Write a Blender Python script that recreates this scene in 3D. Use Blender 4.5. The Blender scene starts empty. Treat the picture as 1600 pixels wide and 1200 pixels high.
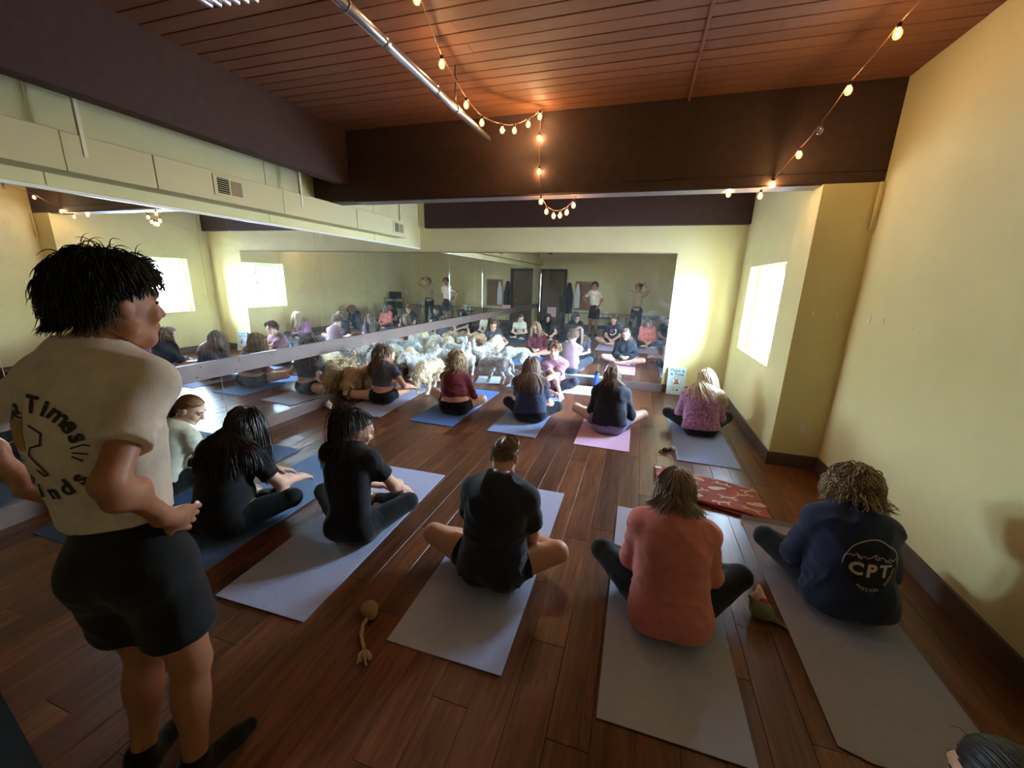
import bpy, bmesh, math, random
import numpy as np
from mathutils import Vector, Matrix
from mathutils.bvhtree import BVHTree
random.seed(7)
C = bpy.context.scene.collection
SC = bpy.context.scene
PI = math.pi

# ------------------------------------------------------------------ camera
cam_d = bpy.data.cameras.new('camera')
cam = bpy.data.objects.new('camera', cam_d)
C.objects.link(cam)
cam_d.sensor_width = 36.0
cam_d.lens = 13.9586
cam_d.clip_start = 0.004
YAW, PITCH, ROLL = -0.30100908, -0.25345256, 0.02832847
_f = Vector((math.sin(YAW) * math.cos(PITCH), math.cos(YAW) * math.cos(PITCH), math.sin(PITCH)))
_r0 = Vector((math.cos(YAW), -math.sin(YAW), 0))
_u0 = _r0.cross(_f)
_r = _r0 * math.cos(ROLL) + _u0 * math.sin(ROLL)
_u = -_r0 * math.sin(ROLL) + _u0 * math.cos(ROLL)
cam.matrix_world = Matrix(((_r.x, _u.x, -_f.x, 0), (_r.y, _u.y, -_f.y, 0), (_r.z, _u.z, -_f.z, 1.78), (0, 0, 0, 1)))
SC.camera = cam

# ------------------------------------------------------------------ light and exposure
SC.view_settings.view_transform = 'Standard'
SC.view_settings.look = 'None'
SC.view_settings.gamma = 1.0
SC.view_settings.exposure = 0.70
SC.view_settings.use_curve_mapping = False
SKY_STRENGTH = 135.0
SUN_STRENGTH = 240.0
BULB = 330.0
W = bpy.data.worlds.new('sky')
SC.world = W
W.use_nodes = True
nt = W.node_tree
bg = nt.nodes['Background']
tc = nt.nodes.new('ShaderNodeTexCoord')
sp = nt.nodes.new('ShaderNodeSeparateXYZ')
nt.links.new(tc.outputs['Generated'], sp.inputs[0])
rp = nt.nodes.new('ShaderNodeValToRGB')
rp.color_ramp.elements[0].position = 0.0
rp.color_ramp.elements[0].color = (0.74, 0.87, 1.0, 1)
rp.color_ramp.elements[1].position = 0.6
rp.color_ramp.elements[1].color = (0.48, 0.67, 1.0, 1)
nt.links.new(sp.outputs[2], rp.inputs[0])
nt.links.new(rp.outputs[0], bg.inputs[0])
bg.inputs[1].default_value = SKY_STRENGTH
sun_d = bpy.data.lights.new('sun', 'SUN')
sun_d.energy = SUN_STRENGTH
sun_d.angle = math.radians(0.6)
sun_d.color = (1.0, 0.98, 0.95)
sun = bpy.data.objects.new('sun', sun_d)
C.objects.link(sun)
sun.rotation_euler = Vector((0.55, 0.25, -0.8)).to_track_quat('-Z', 'Y').to_euler()
# portal in the window: only tells the renderer where the sky comes in
por_d = bpy.data.lights.new('window_portal', 'AREA')
por_d.shape = 'RECTANGLE'
por_d.size = 1.5
por_d.size_y = 1.14
por_d.cycles.is_portal = True
por = bpy.data.objects.new('window_portal', por_d)
C.objects.link(por)
por.location = (1.66, 5.82, 1.49)
por.rotation_euler = Vector((-1, 0, 0)).to_track_quat('-Z', 'Y').to_euler()
cy = SC.cycles
cy.max_bounces = 14
cy.diffuse_bounces = 6
cy.glossy_bounces = 8
cy.transparent_max_bounces = 16
cy.caustics_reflective = True
cy.caustics_refractive = False
cy.blur_glossy = 0.0
cy.use_denoising = True
cy.sample_clamp_indirect = 60.0
try:
    cy.use_guiding = True
    cy.use_surface_guiding = True
    cy.use_volume_guiding = False
except Exception:
    pass

# ------------------------------------------------------------------ materials
def node_mat(name):
    m = bpy.data.materials.new(name)
    m.use_nodes = True
    n = m.node_tree
    return m, n, n.nodes['Principled BSDF'], n.nodes['Material Output']

def mat(name, col, rough=0.6, metal=0.0, var=0.0, vscale=8.0, stretch=(1, 1, 1), bump=0.0, bscale=60.0, rnd=0.0,
        col2=None, spec=0.5, coords='Object', emit=None, es=0.0, sheen=0.0):
    m, n, b, out = node_mat(name)
    b.inputs['Roughness'].default_value = rough
    b.inputs['Metallic'].default_value = metal
    b.inputs['Specular IOR Level'].default_value = spec
    if sheen:
        b.inputs['Sheen Weight'].default_value = sheen
    tcn = n.nodes.new('ShaderNodeTexCoord')
    mp = n.nodes.new('ShaderNodeMapping')
    mp.inputs['Scale'].default_value = stretch
    n.links.new(tcn.outputs[coords], mp.inputs[0])
    last = None
    if var > 0 or col2 is not None:
        nz = n.nodes.new('ShaderNodeTexNoise')
        nz.inputs['Scale'].default_value = vscale
        nz.inputs['Detail'].default_value = 5
        n.links.new(mp.outputs[0], nz.inputs['Vector'])
        cr = n.nodes.new('ShaderNodeValToRGB')
        cr.color_ramp.elements[0].position = 0.3
        cr.color_ramp.elements[1].position = 0.72
        c2 = col2 if col2 is not None else tuple(min(1, c * (1 + var)) for c in col)
        c1 = col if col2 is not None else tuple(c * (1 - var) for c in col)
        cr.color_ramp.elements[0].color = (*c1, 1)
        cr.color_ramp.elements[1].color = (*c2, 1)
        n.links.new(nz.outputs[0], cr.inputs[0])
        last = cr.outputs[0]
    if rnd > 0:
        oi = n.nodes.new('ShaderNodeObjectInfo')
        mr = n.nodes.new('ShaderNodeMapRange')
        mr.inputs['To Min'].default_value = 1 - rnd
        mr.inputs['To Max'].default_value = 1 + rnd
        n.links.new(oi.outputs['Random'], mr.inputs[0])
        hs = n.nodes.new('ShaderNodeHueSaturation')
        n.links.new(mr.outputs[0], hs.inputs['Value'])
        if last is not None:
            n.links.new(last, hs.inputs['Color'])
        else:
            hs.inputs['Color'].default_value = (*col, 1)
        last = hs.outputs[0]
    if last is not None:
        n.links.new(last, b.inputs['Base Color'])
    else:
        b.inputs['Base Color'].default_value = (*col, 1)
    if bump > 0:
        nb = n.nodes.new('ShaderNodeTexNoise')
        nb.inputs['Scale'].default_value = bscale
        nb.inputs['Detail'].default_value = 3
        n.links.new(mp.outputs[0], nb.inputs['Vector'])
        bp = n.nodes.new('ShaderNodeBump')
        bp.inputs['Strength'].default_value = bump
        bp.inputs['Distance'].default_value = 0.004
        n.links.new(nb.outputs[0], bp.inputs['Height'])
        n.links.new(bp.outputs[0], b.inputs['Normal'])
    if emit:
        b.inputs['Emission Color'].default_value = (*emit, 1)
        b.inputs['Emission Strength'].default_value = es
    return m

def tone_mat(name, dark, light, rough=0.45, spec=0.5, aniso=0.0):
    """two-colour material mixed by the vertex attribute 'tone' (hair and fur)"""
    m, n, b, out = node_mat(name)
    at = n.nodes.new('ShaderNodeAttribute')
    at.attribute_name = 'tone'
    mx = n.nodes.new('ShaderNodeMix')
    mx.data_type = 'RGBA'
    mx.inputs[6].default_value = (*dark, 1)
    mx.inputs[7].default_value = (*light, 1)
    n.links.new(at.outputs['Fac'], mx.inputs[0])
    n.links.new(mx.outputs[2], b.inputs['Base Color'])
    b.inputs['Roughness'].default_value = rough
    b.inputs['Specular IOR Level'].default_value = spec
    return m

def srgb(r, g, b):
    f = lambda c: (c / 255 / 12.92) if c / 255 <= 0.04045 else ((c / 255 + 0.055) / 1.055) ** 2.4
    return (f(r), f(g), f(b))

WALLC = srgb(225, 213, 160)
M_wall = mat('wall_paint', WALLC, 0.75, var=0.03, vscale=2.5, bump=0.15, bscale=180, spec=0.3)
M_duct = mat('duct_paint', srgb(212, 200, 150), 0.6, var=0.03, vscale=3, spec=0.3)
M_beam = mat('beam_paint', srgb(72, 52, 45), 0.6, var=0.12, vscale=14, bump=0.2, bscale=90, spec=0.3)
M_base = mat('baseboard_paint', srgb(92, 74, 68), 0.5, var=0.06, vscale=6)
M_rail = mat('rail_paint', srgb(118, 100, 96), 0.45, var=0.05, vscale=6)
M_ceil = mat('ceiling_board', srgb(140, 92, 66), 0.6, var=0.10, vscale=5, stretch=(0.4, 6, 6), bump=0.25, bscale=25, rnd=0.10, spec=0.3)
M_dark = mat('dark_gap', (0.012, 0.008, 0.006), 0.9)
M_black = mat('black_metal', (0.012, 0.012, 0.013), 0.45)
M_white = mat('white_vinyl', srgb(232, 232, 226), 0.4)
M_plate = mat('outlet_plastic', srgb(225, 218, 190), 0.4)
M_steel = mat('galvanised_steel', srgb(205, 200, 198), 0.28, metal=1.0, var=0.06, vscale=20)
M_alu = mat('fixture_fin', srgb(215, 212, 214), 0.35, metal=0.7)
M_tile = mat('trim_white', srgb(240, 235, 225), 0.35)

def floor_mat():
    m, n, b, out = node_mat('hardwood')
    tcn = n.nodes.new('ShaderNodeTexCoord')
    oi = n.nodes.new('ShaderNodeObjectInfo')
    add = n.nodes.new('ShaderNodeVectorMath')
    add.operation = 'ADD'
    sc = n.nodes.new('ShaderNodeVectorMath')
    sc.operation = 'SCALE'
    sc.inputs['Scale'].default_value = 40.0
    cmb = n.nodes.new('ShaderNodeCombineXYZ')
    for i in range(3):
        n.links.new(oi.outputs['Random'], cmb.inputs[i])
    n.links.new(cmb.outputs[0], sc.inputs[0])
    n.links.new(tcn.outputs['Object'], add.inputs[0])
    n.links.new(sc.outputs[0], add.inputs[1])
    mp = n.nodes.new('ShaderNodeMapping')
    mp.inputs['Scale'].default_value = (14, 1.1, 14)
    n.links.new(add.outputs[0], mp.inputs[0])
    nz = n.nodes.new('ShaderNodeTexNoise')
    nz.inputs['Scale'].default_value = 2.2
    nz.inputs['Detail'].default_value = 8
    nz.inputs['Roughness'].default_value = 0.65
    nz.inputs['Distortion'].default_value = 0.8
    n.links.new(mp.outputs[0], nz.inputs['Vector'])
    cr = n.nodes.new('ShaderNodeValToRGB')
    cr.color_ramp.elements[0].position = 0.28
    cr.color_ramp.elements[0].color = (*srgb(70, 39, 25), 1)
    cr.color_ramp.elements[1].position = 0.75
    cr.color_ramp.elements[1].color = (*srgb(144, 88, 55), 1)
    n.links.new(nz.outputs[0], cr.inputs[0])
    hs = n.nodes.new('ShaderNodeHueSaturation')
    mr = n.nodes.new('ShaderNodeMapRange')
    mr.inputs['To Min'].default_value = 0.62
    mr.inputs['To Max'].default_value = 1.25
    n.links.new(oi.outputs['Random'], mr.inputs[0])
    n.links.new(mr.outputs[0], hs.inputs['Value'])
    n.links.new(cr.outputs[0], hs.inputs['Color'])
    n.links.new(hs.outputs[0], b.inputs['Base Color'])
    r2 = n.nodes.new('ShaderNodeMapRange')
    r2.inputs['To Min'].default_value = 0.24
    r2.inputs['To Max'].default_value = 0.46
    n.links.new(nz.outputs[0], r2.inputs[0])
    n.links.new(r2.outputs[0], b.inputs['Roughness'])
    nb = n.nodes.new('ShaderNodeTexNoise')
    nb.inputs['Scale'].default_value = 5
    nb.inputs['Detail'].default_value = 3
    n.links.new(mp.outputs[0], nb.inputs['Vector'])
    bp = n.nodes.new('ShaderNodeBump')
    bp.inputs['Strength'].default_value = 0.35
    bp.inputs['Distance'].default_value = 0.002
    n.links.new(nb.outputs[0], bp.inputs['Height'])
    n.links.new(bp.outputs[0], b.inputs['Normal'])
    return m
M_floor = floor_mat()

def mirror_mat():
    m, n, b, out = node_mat('mirror_glass')
    b.inputs['Base Color'].default_value = (0.91, 0.945, 0.93, 1)
    b.inputs['Metallic'].default_value = 1.0
    b.inputs['Roughness'].default_value = 0.0
    df = n.nodes.new('ShaderNodeBsdfDiffuse')
    df.inputs[0].default_value = (0.85, 0.92, 1.0, 1)
    tcn = n.nodes.new('ShaderNodeTexCoord')
    nz = n.nodes.new('ShaderNodeTexNoise')
    nz.inputs['Scale'].default_value = 2.4
    nz.inputs['Detail'].default_value = 7
    nz.inputs['Roughness'].default_value = 0.7
    nz.inputs['Distortion'].default_value = 2.2
    n.links.new(tcn.outputs['Object'], nz.inputs['Vector'])
    mr = n.nodes.new('ShaderNodeMapRange')
    mr.inputs['From Min'].default_value = 0.52
    mr.inputs['From Max'].default_value = 0.82
    mr.inputs['To Min'].default_value = 0.012
    mr.inputs['To Max'].default_value = 0.11
    n.links.new(nz.outputs[0], mr.inputs[0])
    mx = n.nodes.new('ShaderNodeMixShader')
    n.links.new(mr.outputs[0], mx.inputs[0])
    n.links.new(b.outputs[0], mx.inputs[1])
    n.links.new(df.outputs[0], mx.inputs[2])
    n.links.new(mx.outputs[0], out.inputs[0])
    return m
M_mirror = mirror_mat()

def glass_mat():
    m, n, b, out = node_mat('window_glass')
    tr = n.nodes.new('ShaderNodeBsdfTransparent')
    tr.inputs[0].default_value = (0.93, 0.97, 0.98, 1)
    gl = n.nodes.new('ShaderNodeBsdfGlossy')
    gl.inputs['Roughness'].default_value = 0.0
    mx = n.nodes.new('ShaderNodeMixShader')
    mx.inputs[0].default_value = 0.06
    n.links.new(tr.outputs[0], mx.inputs[1])
    n.links.new(gl.outputs[0], mx.inputs[2])
    n.links.new(mx.outputs[0], out.inputs[0])
    return m
M_glass = glass_mat()

# ------------------------------------------------------------------ object helpers
def setp(o, label=None, cat=None, group=None, kind=None):
    if label: o['label'] = label
    if cat: o['category'] = cat
    if group: o['group'] = group
    if kind: o['kind'] = kind
    return o

def link(name, me, parent=None, m=None):
    o = bpy.data.objects.new(name, me)
    C.objects.link(o)
    if parent is not None:
        o.parent = parent
    if m is not None and me is not None and len(me.materials) == 0:
        me.materials.append(m)
    return o

def empty(name, loc=(0, 0, 0), rz=0.0):
    o = bpy.data.objects.new(name, None)
    o.location = loc
    o.rotation_euler = (0, 0, rz)
    o.empty_display_size = 0.1
    C.objects.link(o)
    return o

def add_box(bm, x0, x1, y0, y1, z0, z1, bev=0.0, M=None):
    r = bmesh.ops.create_cube(bm, size=1.0)
    vs = r['verts']
    for v in vs:
        v.co = Vector(((x0 + x1) / 2 + v.co.x * (x1 - x0), (y0 + y1) / 2 + v.co.y * (y1 - y0), (z0 + z1) / 2 + v.co.z * (z1 - z0)))
    if bev > 0:
        es = list({e for v in vs for e in v.link_edges})
        rr = bmesh.ops.bevel(bm, geom=es, offset=bev, segments=1, affect='EDGES', profile=0.5)
        vs = list({v for f in rr['faces'] for v in f.verts} | {v for v in vs if v.is_valid})
    if M is not None:
        bmesh.ops.transform(bm, matrix=M, verts=[v for v in vs if v.is_valid])
    return vs

def bm_mesh(name, bm, smooth=False):
    me = bpy.data.meshes.new(name)
    bm.to_mesh(me)
    bm.free()
    if smooth:
        me.polygons.foreach_set('use_smooth', [True] * len(me.polygons))
    return me

def box_obj(name, x0, x1, y0, y1, z0, z1, m, parent=None, bev=0.0):
    bm = bmesh.new()
    add_box(bm, x0, x1, y0, y1, z0, z1, bev)
    return link(name, bm_mesh(name, bm), parent, m)

def structure(o):
    o['kind'] = 'structure'
    return o

def tube_pts(path, rad, seg=8, cap=True, taper=None):
    """returns V, F of a tube along a path"""
    P = np.asarray(path, float)
    n = len(P)
    T = np.gradient(P, axis=0)
    T /= np.linalg.norm(T, axis=1)[:, None] + 1e-12
    ref = np.array([0, 0, 1.0])
    if abs(T[0] @ ref) > 0.9:
        ref = np.array([1.0, 0, 0])
    V = []
    N = np.cross(T[0], ref)
    N /= np.linalg.norm(N)
    for i in range(n):
        N = N - T[i] * (N @ T[i])
        N /= np.linalg.norm(N) + 1e-12
        B = np.cross(T[i], N)
        r = rad if taper is None else rad * taper[i]
        for k in range(seg):
            a = 2 * PI * k / seg
            V.append(P[i] + r * (math.cos(a) * N + math.sin(a) * B))
    F = []
    for i in range(n - 1):
        for k in range(seg):
            F.append((i * seg + k, i * seg + (k + 1) % seg, (i + 1) * seg + (k + 1) % seg, (i + 1) * seg + k))
    if cap:
        F.append(tuple(range(seg))[::-1])
        F.append(tuple((n - 1) * seg + k for k in range(seg)))
    return V, F

def tube_obj(name, path, rad, m, parent=None, seg=8, taper=None):
    V, F = tube_pts(path, rad, seg, True, taper)
    me = bpy.data.meshes.new(name)
    me.from_pydata([tuple(v) for v in V], [], F)
    me.polygons.foreach_set('use_smooth', [True] * len(me.polygons))
    return link(name, me, parent, m)

def lathe_mesh(name, prof, seg=16):
    """prof: list of (r, z)"""
    V = []
    F = []
    n = len(prof)
    for r, z in prof:
        for k in range(seg):
            a = 2 * PI * k / seg
            V.append((r * math.cos(a), r * math.sin(a), z))
    for i in range(n - 1):
        for k in range(seg):
            F.append((i * seg + k, i * seg + (k + 1) % seg, (i + 1) * seg + (k + 1) % seg, (i + 1) * seg + k))
    F.append(tuple(range(seg))[::-1])
    F.append(tuple((n - 1) * seg + k for k in range(seg)))
    me = bpy.data.meshes.new(name)
    me.from_pydata(V, [], F)
    me.polygons.foreach_set('use_smooth', [True] * len(me.polygons))
    return me

def np_mesh(name, V, F, smooth=True, tone=None):
    """fast mesh from arrays; F is (n,4) or (n,3)"""
    V = np.asarray(V, np.float32)
    F = np.asarray(F, np.int32)
    me = bpy.data.meshes.new(name)
    k = F.shape[1]
    me.vertices.add(len(V))
    me.vertices.foreach_set('co', V.ravel())
    me.loops.add(F.size)
    me.loops.foreach_set('vertex_index', F.ravel())
    me.polygons.add(len(F))
    me.polygons.foreach_set('loop_start', np.arange(0, F.size, k, dtype=np.int32))
    me.polygons.foreach_set('loop_total', np.full(len(F), k, np.int32))
    me.polygons.foreach_set('use_smooth', np.full(len(F), smooth))
    if tone is not None:
        a = me.attributes.new('tone', 'FLOAT', 'POINT')
        a.data.foreach_set('value', np.asarray(tone, np.float32))
    me.update(calc_edges=True)
    return me

# ------------------------------------------------------------------ implicit surfaces
def A(*v):
    return np.array(v, float)

def nrm(v):
    v = np.asarray(v, float)
    return v / (np.linalg.norm(v) + 1e-12)

def cone(a, b, ra, rb, k=0.02, cut=None):
    return ('c', np.asarray(a, float), np.asarray(b, float), ra, rb, k, cut)

def ell(c, r, ax=None, k=0.03, cut=None):
    return ('e', np.asarray(c, float), np.asarray(r, float), np.eye(3) if ax is None else np.asarray(ax, float), k, cut)

def sd(p, X):
    if p[0] == 'c':
        a, b, r1, r2 = p[1], p[2], p[3], p[4]
        ba = b - a
        l2 = float(ba @ ba) + 1e-12
        rr = r1 - r2
        a2 = l2 - rr * rr
        il2 = 1.0 / l2
        pa = X - a
        y = pa @ ba
        z = y - l2
        q = pa * l2 - ba * y[..., None]
        x2 = np.einsum('...i,...i->...', q, q)
        y2 = y * y * l2
        z2 = z * z * l2
        kk = np.sign(rr) * rr * rr * x2
        d = (np.sqrt(np.maximum(x2 * max(a2, 1e-12) * il2, 0)) + y * rr) * il2 - r1
        m1 = np.sign(z) * max(a2, 1e-12) * z2 > kk
        m2 = np.sign(y) * max(a2, 1e-12) * y2 < kk
        d = np.where(m2, np.sqrt(x2 + y2) * il2 - r1, d)
        d = np.where(m1, np.sqrt(x2 + z2) * il2 - r2, d)
        cut = p[6]
    else:
        q = (X - p[1]) @ p[3].T
        k0 = np.linalg.norm(q / p[2], axis=-1)
        k1 = np.linalg.norm(q / (p[2] ** 2), axis=-1)
        d = k0 * (k0 - 1.0) / (k1 + 1e-9)
        cut = p[5]
    if cut is not None:
        d = np.maximum(d, (X - cut[0]) @ cut[1])
    return d

def pk(p):
    return p[5] if p[0] == 'c' else p[4]

def pbox(p):
    if p[0] == 'c':
        r = max(p[3], p[4])
        return np.minimum(p[1], p[2]) - r, np.maximum(p[1], p[2]) + r
    e = np.sqrt((p[3].T ** 2) @ (p[2] ** 2))
    return p[1] - e, p[1] + e

def grow(prims, d, kscale=1.0):
    o = []
    for p in prims:
        if p[0] == 'c':
            o.append(('c', p[1], p[2], p[3] + d, p[4] + d, p[5] * kscale, p[6]))
        else:
            o.append(('e', p[1], p[2] + d, p[3], p[4] * kscale, p[5]))
    return o

def sdf_eval(prims, X):
    D = np.full(X.shape[:-1], 1e3)
    for p in prims:
        if p[0] == 'k':
            continue
        d = sd(p, X)
        k = pk(p)
        h = np.clip(0.5 + 0.5 * (D - d) / k, 0, 1)
        D = D * (1 - h) + d * h - k * h * (1 - h)
    return D

def sdf_mesh(prims, vox, clips=(), subs=(), smooth=1):
    lo = np.min([pbox(p)[0] for p in prims if p[0] != 'k'], axis=0) - 3 * vox
    hi = np.max([pbox(p)[1] for p in prims if p[0] != 'k'], axis=0) + 3 * vox
    n = np.ceil((hi - lo) / vox).astype(int) + 1
    ax = [lo[i] + vox * np.arange(n[i]) for i in range(3)]
    D = np.full(n, 1e3, np.float32)
    def sub(p, pad):
        b0, b1 = pbox(p)
        i0 = np.maximum(((b0 - pad - lo) / vox).astype(int), 0)
        i1 = np.minimum(((b1 + pad - lo) / vox).astype(int) + 2, n)
        sl = tuple(slice(i0[i], i1[i]) for i in range(3))
        X = np.stack(np.meshgrid(*[ax[i][sl[i]] for i in range(3)], indexing='ij'), -1)
        return sl, X
    for p in prims:
        if p[0] == 'k':      # cut everything added so far by a plane
            pt, nn = p[1], p[2]
            D = np.maximum(D, ((ax[0] - pt[0]) * nn[0])[:, None, None] + ((ax[1] - pt[1]) * nn[1])[None, :, None] + ((ax[2] - pt[2]) * nn[2])[None, None, :])
            continue
        k = pk(p)
        sl, X = sub(p, k + 2.5 * vox)
        if 0 in X.shape:
            continue
        d = sd(p, X)
        a = D[sl]
        h = np.clip(0.5 + 0.5 * (a - d) / k, 0, 1)
        D[sl] = a * (1 - h) + d * h - k * h * (1 - h)
    for p in subs:
        sl, X = sub(p, 2.5 * vox)
        if 0 in X.shape:
            continue
        D[sl] = np.maximum(D[sl], -sd(p, X))
    for (pt, nn) in clips:
        s = ((ax[0] - pt[0]) * nn[0])[:, None, None] + ((ax[1] - pt[1]) * nn[1])[None, :, None] + ((ax[2] - pt[2]) * nn[2])[None, None, :]
        D = np.maximum(D, s)
    return surface_net(D, lo, vox, smooth)

def surface_net(D, lo, vox, smooth=1):
    S = D < 0
    n = np.array(D.shape)
    cn = n - 1
    acc = np.zeros((*cn, 3), np.float32)
    cnt = np.zeros(cn, np.float32)
    quads = []
    for axis in range(3):
        o1, o2 = [(1, 2), (2, 0), (0, 1)][axis]
        s0 = [slice(None)] * 3
        s1 = [slice(None)] * 3
        s0[axis] = slice(0, -1)
        s1[axis] = slice(1, None)
        a = D[tuple(s0)]
        b = D[tuple(s1)]
        cr = S[tuple(s0)] != S[tuple(s1)]
        idx = np.argwhere(cr)
        if len(idx) == 0:
            continue
        da = a[cr]
        db = b[cr]
        t = da / (da - db)
        pos = idx.astype(np.float32)
        pos[:, axis] += np.clip(t, 0.02, 0.98)
        inside = S[tuple(s0)][cr]
        for d1 in (0, 1):
            for d2 in (0, 1):
                c = idx.copy()
                c[:, o1] -= d1
                c[:, o2] -= d2
                ok = np.all((c >= 0) & (c < cn), axis=1)
                np.add.at(acc, tuple(c[ok].T), pos[ok])
                np.add.at(cnt, tuple(c[ok].T), 1)
        ok = (idx[:, o1] > 0) & (idx[:, o2] > 0) & (idx[:, o1] < cn[o1]) & (idx[:, o2] < cn[o2])
        i = idx[ok]
        q = []
        for d1, d2 in ((1, 1), (0, 1), (0, 0), (1, 0)):
            c = i.copy()
            c[:, o1] -= d1
            c[:, o2] -= d2
            q.append(np.ravel_multi_index(tuple(c.T), tuple(cn)))
        q = np.stack(q, 1)
        ins = inside[ok]
        q[~ins] = q[~ins][:, ::-1]
        quads.append(q)
    act = cnt > 0
    ids = np.full(int(np.prod(cn)), -1, np.int64)
    fl = np.flatnonzero(act.ravel())
    ids[fl] = np.arange(len(fl))
    V = (acc.reshape(-1, 3)[fl] / cnt.ravel()[fl][:, None]) * vox + lo
    F = ids[np.concatenate(quads)]
    F = F[np.all(F >= 0, axis=1)]
    V = V.astype(np.float64)
    for _ in range(smooth):
        V = lap(V, F, 0.5)
    return V, F

def lap(V, F, w):
    s = np.zeros_like(V)
    c = np.zeros(len(V))
    for i in range(4):
        j = (i + 1) % 4
        np.add.at(s, F[:, i], V[F[:, j]])
        np.add.at(s, F[:, j], V[F[:, i]])
        np.add.at(c, F[:, i], 1)
        np.add.at(c, F[:, j], 1)
    return V * (1 - w) + w * s / np.maximum(c, 1)[:, None]

def vnormals(V, F):
    n = np.cross(V[F[:, 2]] - V[F[:, 0]], V[F[:, 3]] - V[F[:, 1]])
    N = np.zeros_like(V)
    for i in range(4):
        np.add.at(N, F[:, i], n)
    return N / (np.linalg.norm(N, axis=1)[:, None] + 1e-12)

_rt = np.random.RandomState(3).rand(32, 32, 32)
def vnoise(P, seed=0):
    P = P + seed * 7.31
    i = np.floor(P).astype(int)
    f = P - i
    f = f * f * (3 - 2 * f)
    o = 0
    for dx in (0, 1):
        for dy in (0, 1):
            for dz in (0, 1):
                w = (f[:, 0] if dx else 1 - f[:, 0]) * (f[:, 1] if dy else 1 - f[:, 1]) * (f[:, 2] if dz else 1 - f[:, 2])
                o = o + w * _rt[(i[:, 0] + dx) % 32, (i[:, 1] + dy) % 32, (i[:, 2] + dz) % 32]
    return o

def folds(V, F, amp, scale=(9, 9, 14), seed=0):
    """cloth creases: ridged noise pushed along the normals"""
    N = vnormals(V, F)
    wv = np.stack([vnoise(V * 5, seed + 1), vnoise(V * 5, seed + 2), vnoise(V * 5, seed + 3)], 1) - 0.5
    P = V * np.array(scale) + wv * 2.2
    r = 1 - np.abs(2 * vnoise(P, seed) - 1)
    r = r ** 2
    low = vnoise(V * 6, seed + 5)
    return V + N * (amp * (r * (0.35 + 0.9 * low) - 0.3))[:, None]

def ik(a, b, l1, l2, pole):
    """middle joint of a two-bone chain"""
    a = np.asarray(a, float)
    b = np.asarray(b, float)
    d = b - a
    L = np.linalg.norm(d)
    if L > (l1 + l2) * 0.995:
        b = a + d * (l1 + l2) * 0.995 / L
        d = b - a
        L = np.linalg.norm(d)
    x = (l1 * l1 - l2 * l2 + L * L) / (2 * L)
    h = math.sqrt(max(l1 * l1 - x * x, 0))
    t = d / L
    p = np.asarray(pole, float)
    p = p - t * (p @ t)
    return a + t * x + nrm(p) * h, b

# ------------------------------------------------------------------ room shell
LX, RX, BY, RY, CZ = -4.11, 1.876, 7.09, -2.35, 3.455
FX = 1.435            # inner face of the window wall
CY = 4.48             # face of the jog and of the cross beam

# floor: slab and planks
floor = structure(box_obj('floor', LX - 0.3, RX + 0.3, RY - 0.3, BY + 0.3, -0.12, -0.016, M_dark))
PW = 0.1715
plank_meshes = {}
def plank_mesh(L):
    k = round(L, 2)
    if k not in plank_meshes:
        bm = bmesh.new()
        add_box(bm, -PW / 2 + 0.0006, PW / 2 - 0.0006, -k / 2 + 0.0006, k / 2 - 0.0006, -0.014, 0.0, 0.0016)
        me = bm_mesh('plank', bm)
        me.materials.append(M_floor)
        plank_meshes[k] = me
    return plank_meshes[k]
rng = random.Random(11)
x = LX - 0.02
npl = 0
while x < RX + 0.02:
    y = RY - rng.uniform(0.0, 0.9)
    while y < BY:
        L = rng.choice([0.9, 1.2, 1.2, 1.5, 1.8])
        o = bpy.data.objects.new('plank', plank_mesh(L))
        o.location = (x + PW / 2, y + L / 2, 0)
        o.parent = floor
        C.objects.link(o)
        y += L
        npl += 1
    x += PW

# ceiling: deck and boards running across the room
ceil = structure(box_obj('ceiling', LX - 0.3, RX + 0.3, RY - 0.3, BY + 0.3, CZ + 0.02, CZ + 0.3, M_dark))
BW = 0.1315
board_meshes = {}
def board_mesh(L):
    k = round(L, 2)
    if k not in board_meshes:
        bm = bmesh.new()
        add_box(bm, -k / 2 + 0.001, k / 2 - 0.001, -BW / 2 + 0.0042, BW / 2 - 0.0042, 0.0, 0.022, 0.0025)
        me = bm_mesh('board', bm)
        me.materials.append(M_ceil)
        board_meshes[k] = me
    return board_meshes[k]
y = CY - BW / 2 - 0.002
nb = 0
while y > RY:
    cutx = rng.choice([-2.2, -1.4, -0.6, 0.1, 0.7, 1.2])
    for (a, b) in ((-3.6, cutx), (cutx, RX)):
        o = bpy.data.objects.new('board', board_mesh(b - a))
        o.location = ((a + b) / 2, y, CZ + rng.uniform(-0.001, 0.0015))
        o.parent = ceil
        C.objects.link(o)
    y -= BW
y = CY + 0.3
while y < BY:
    o = bpy.data.objects.new('board', board_mesh(5.5))
    o.location = (-1.15, y, CZ)
    o.parent = ceil
    C.objects.link(o)
    y += BW

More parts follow.
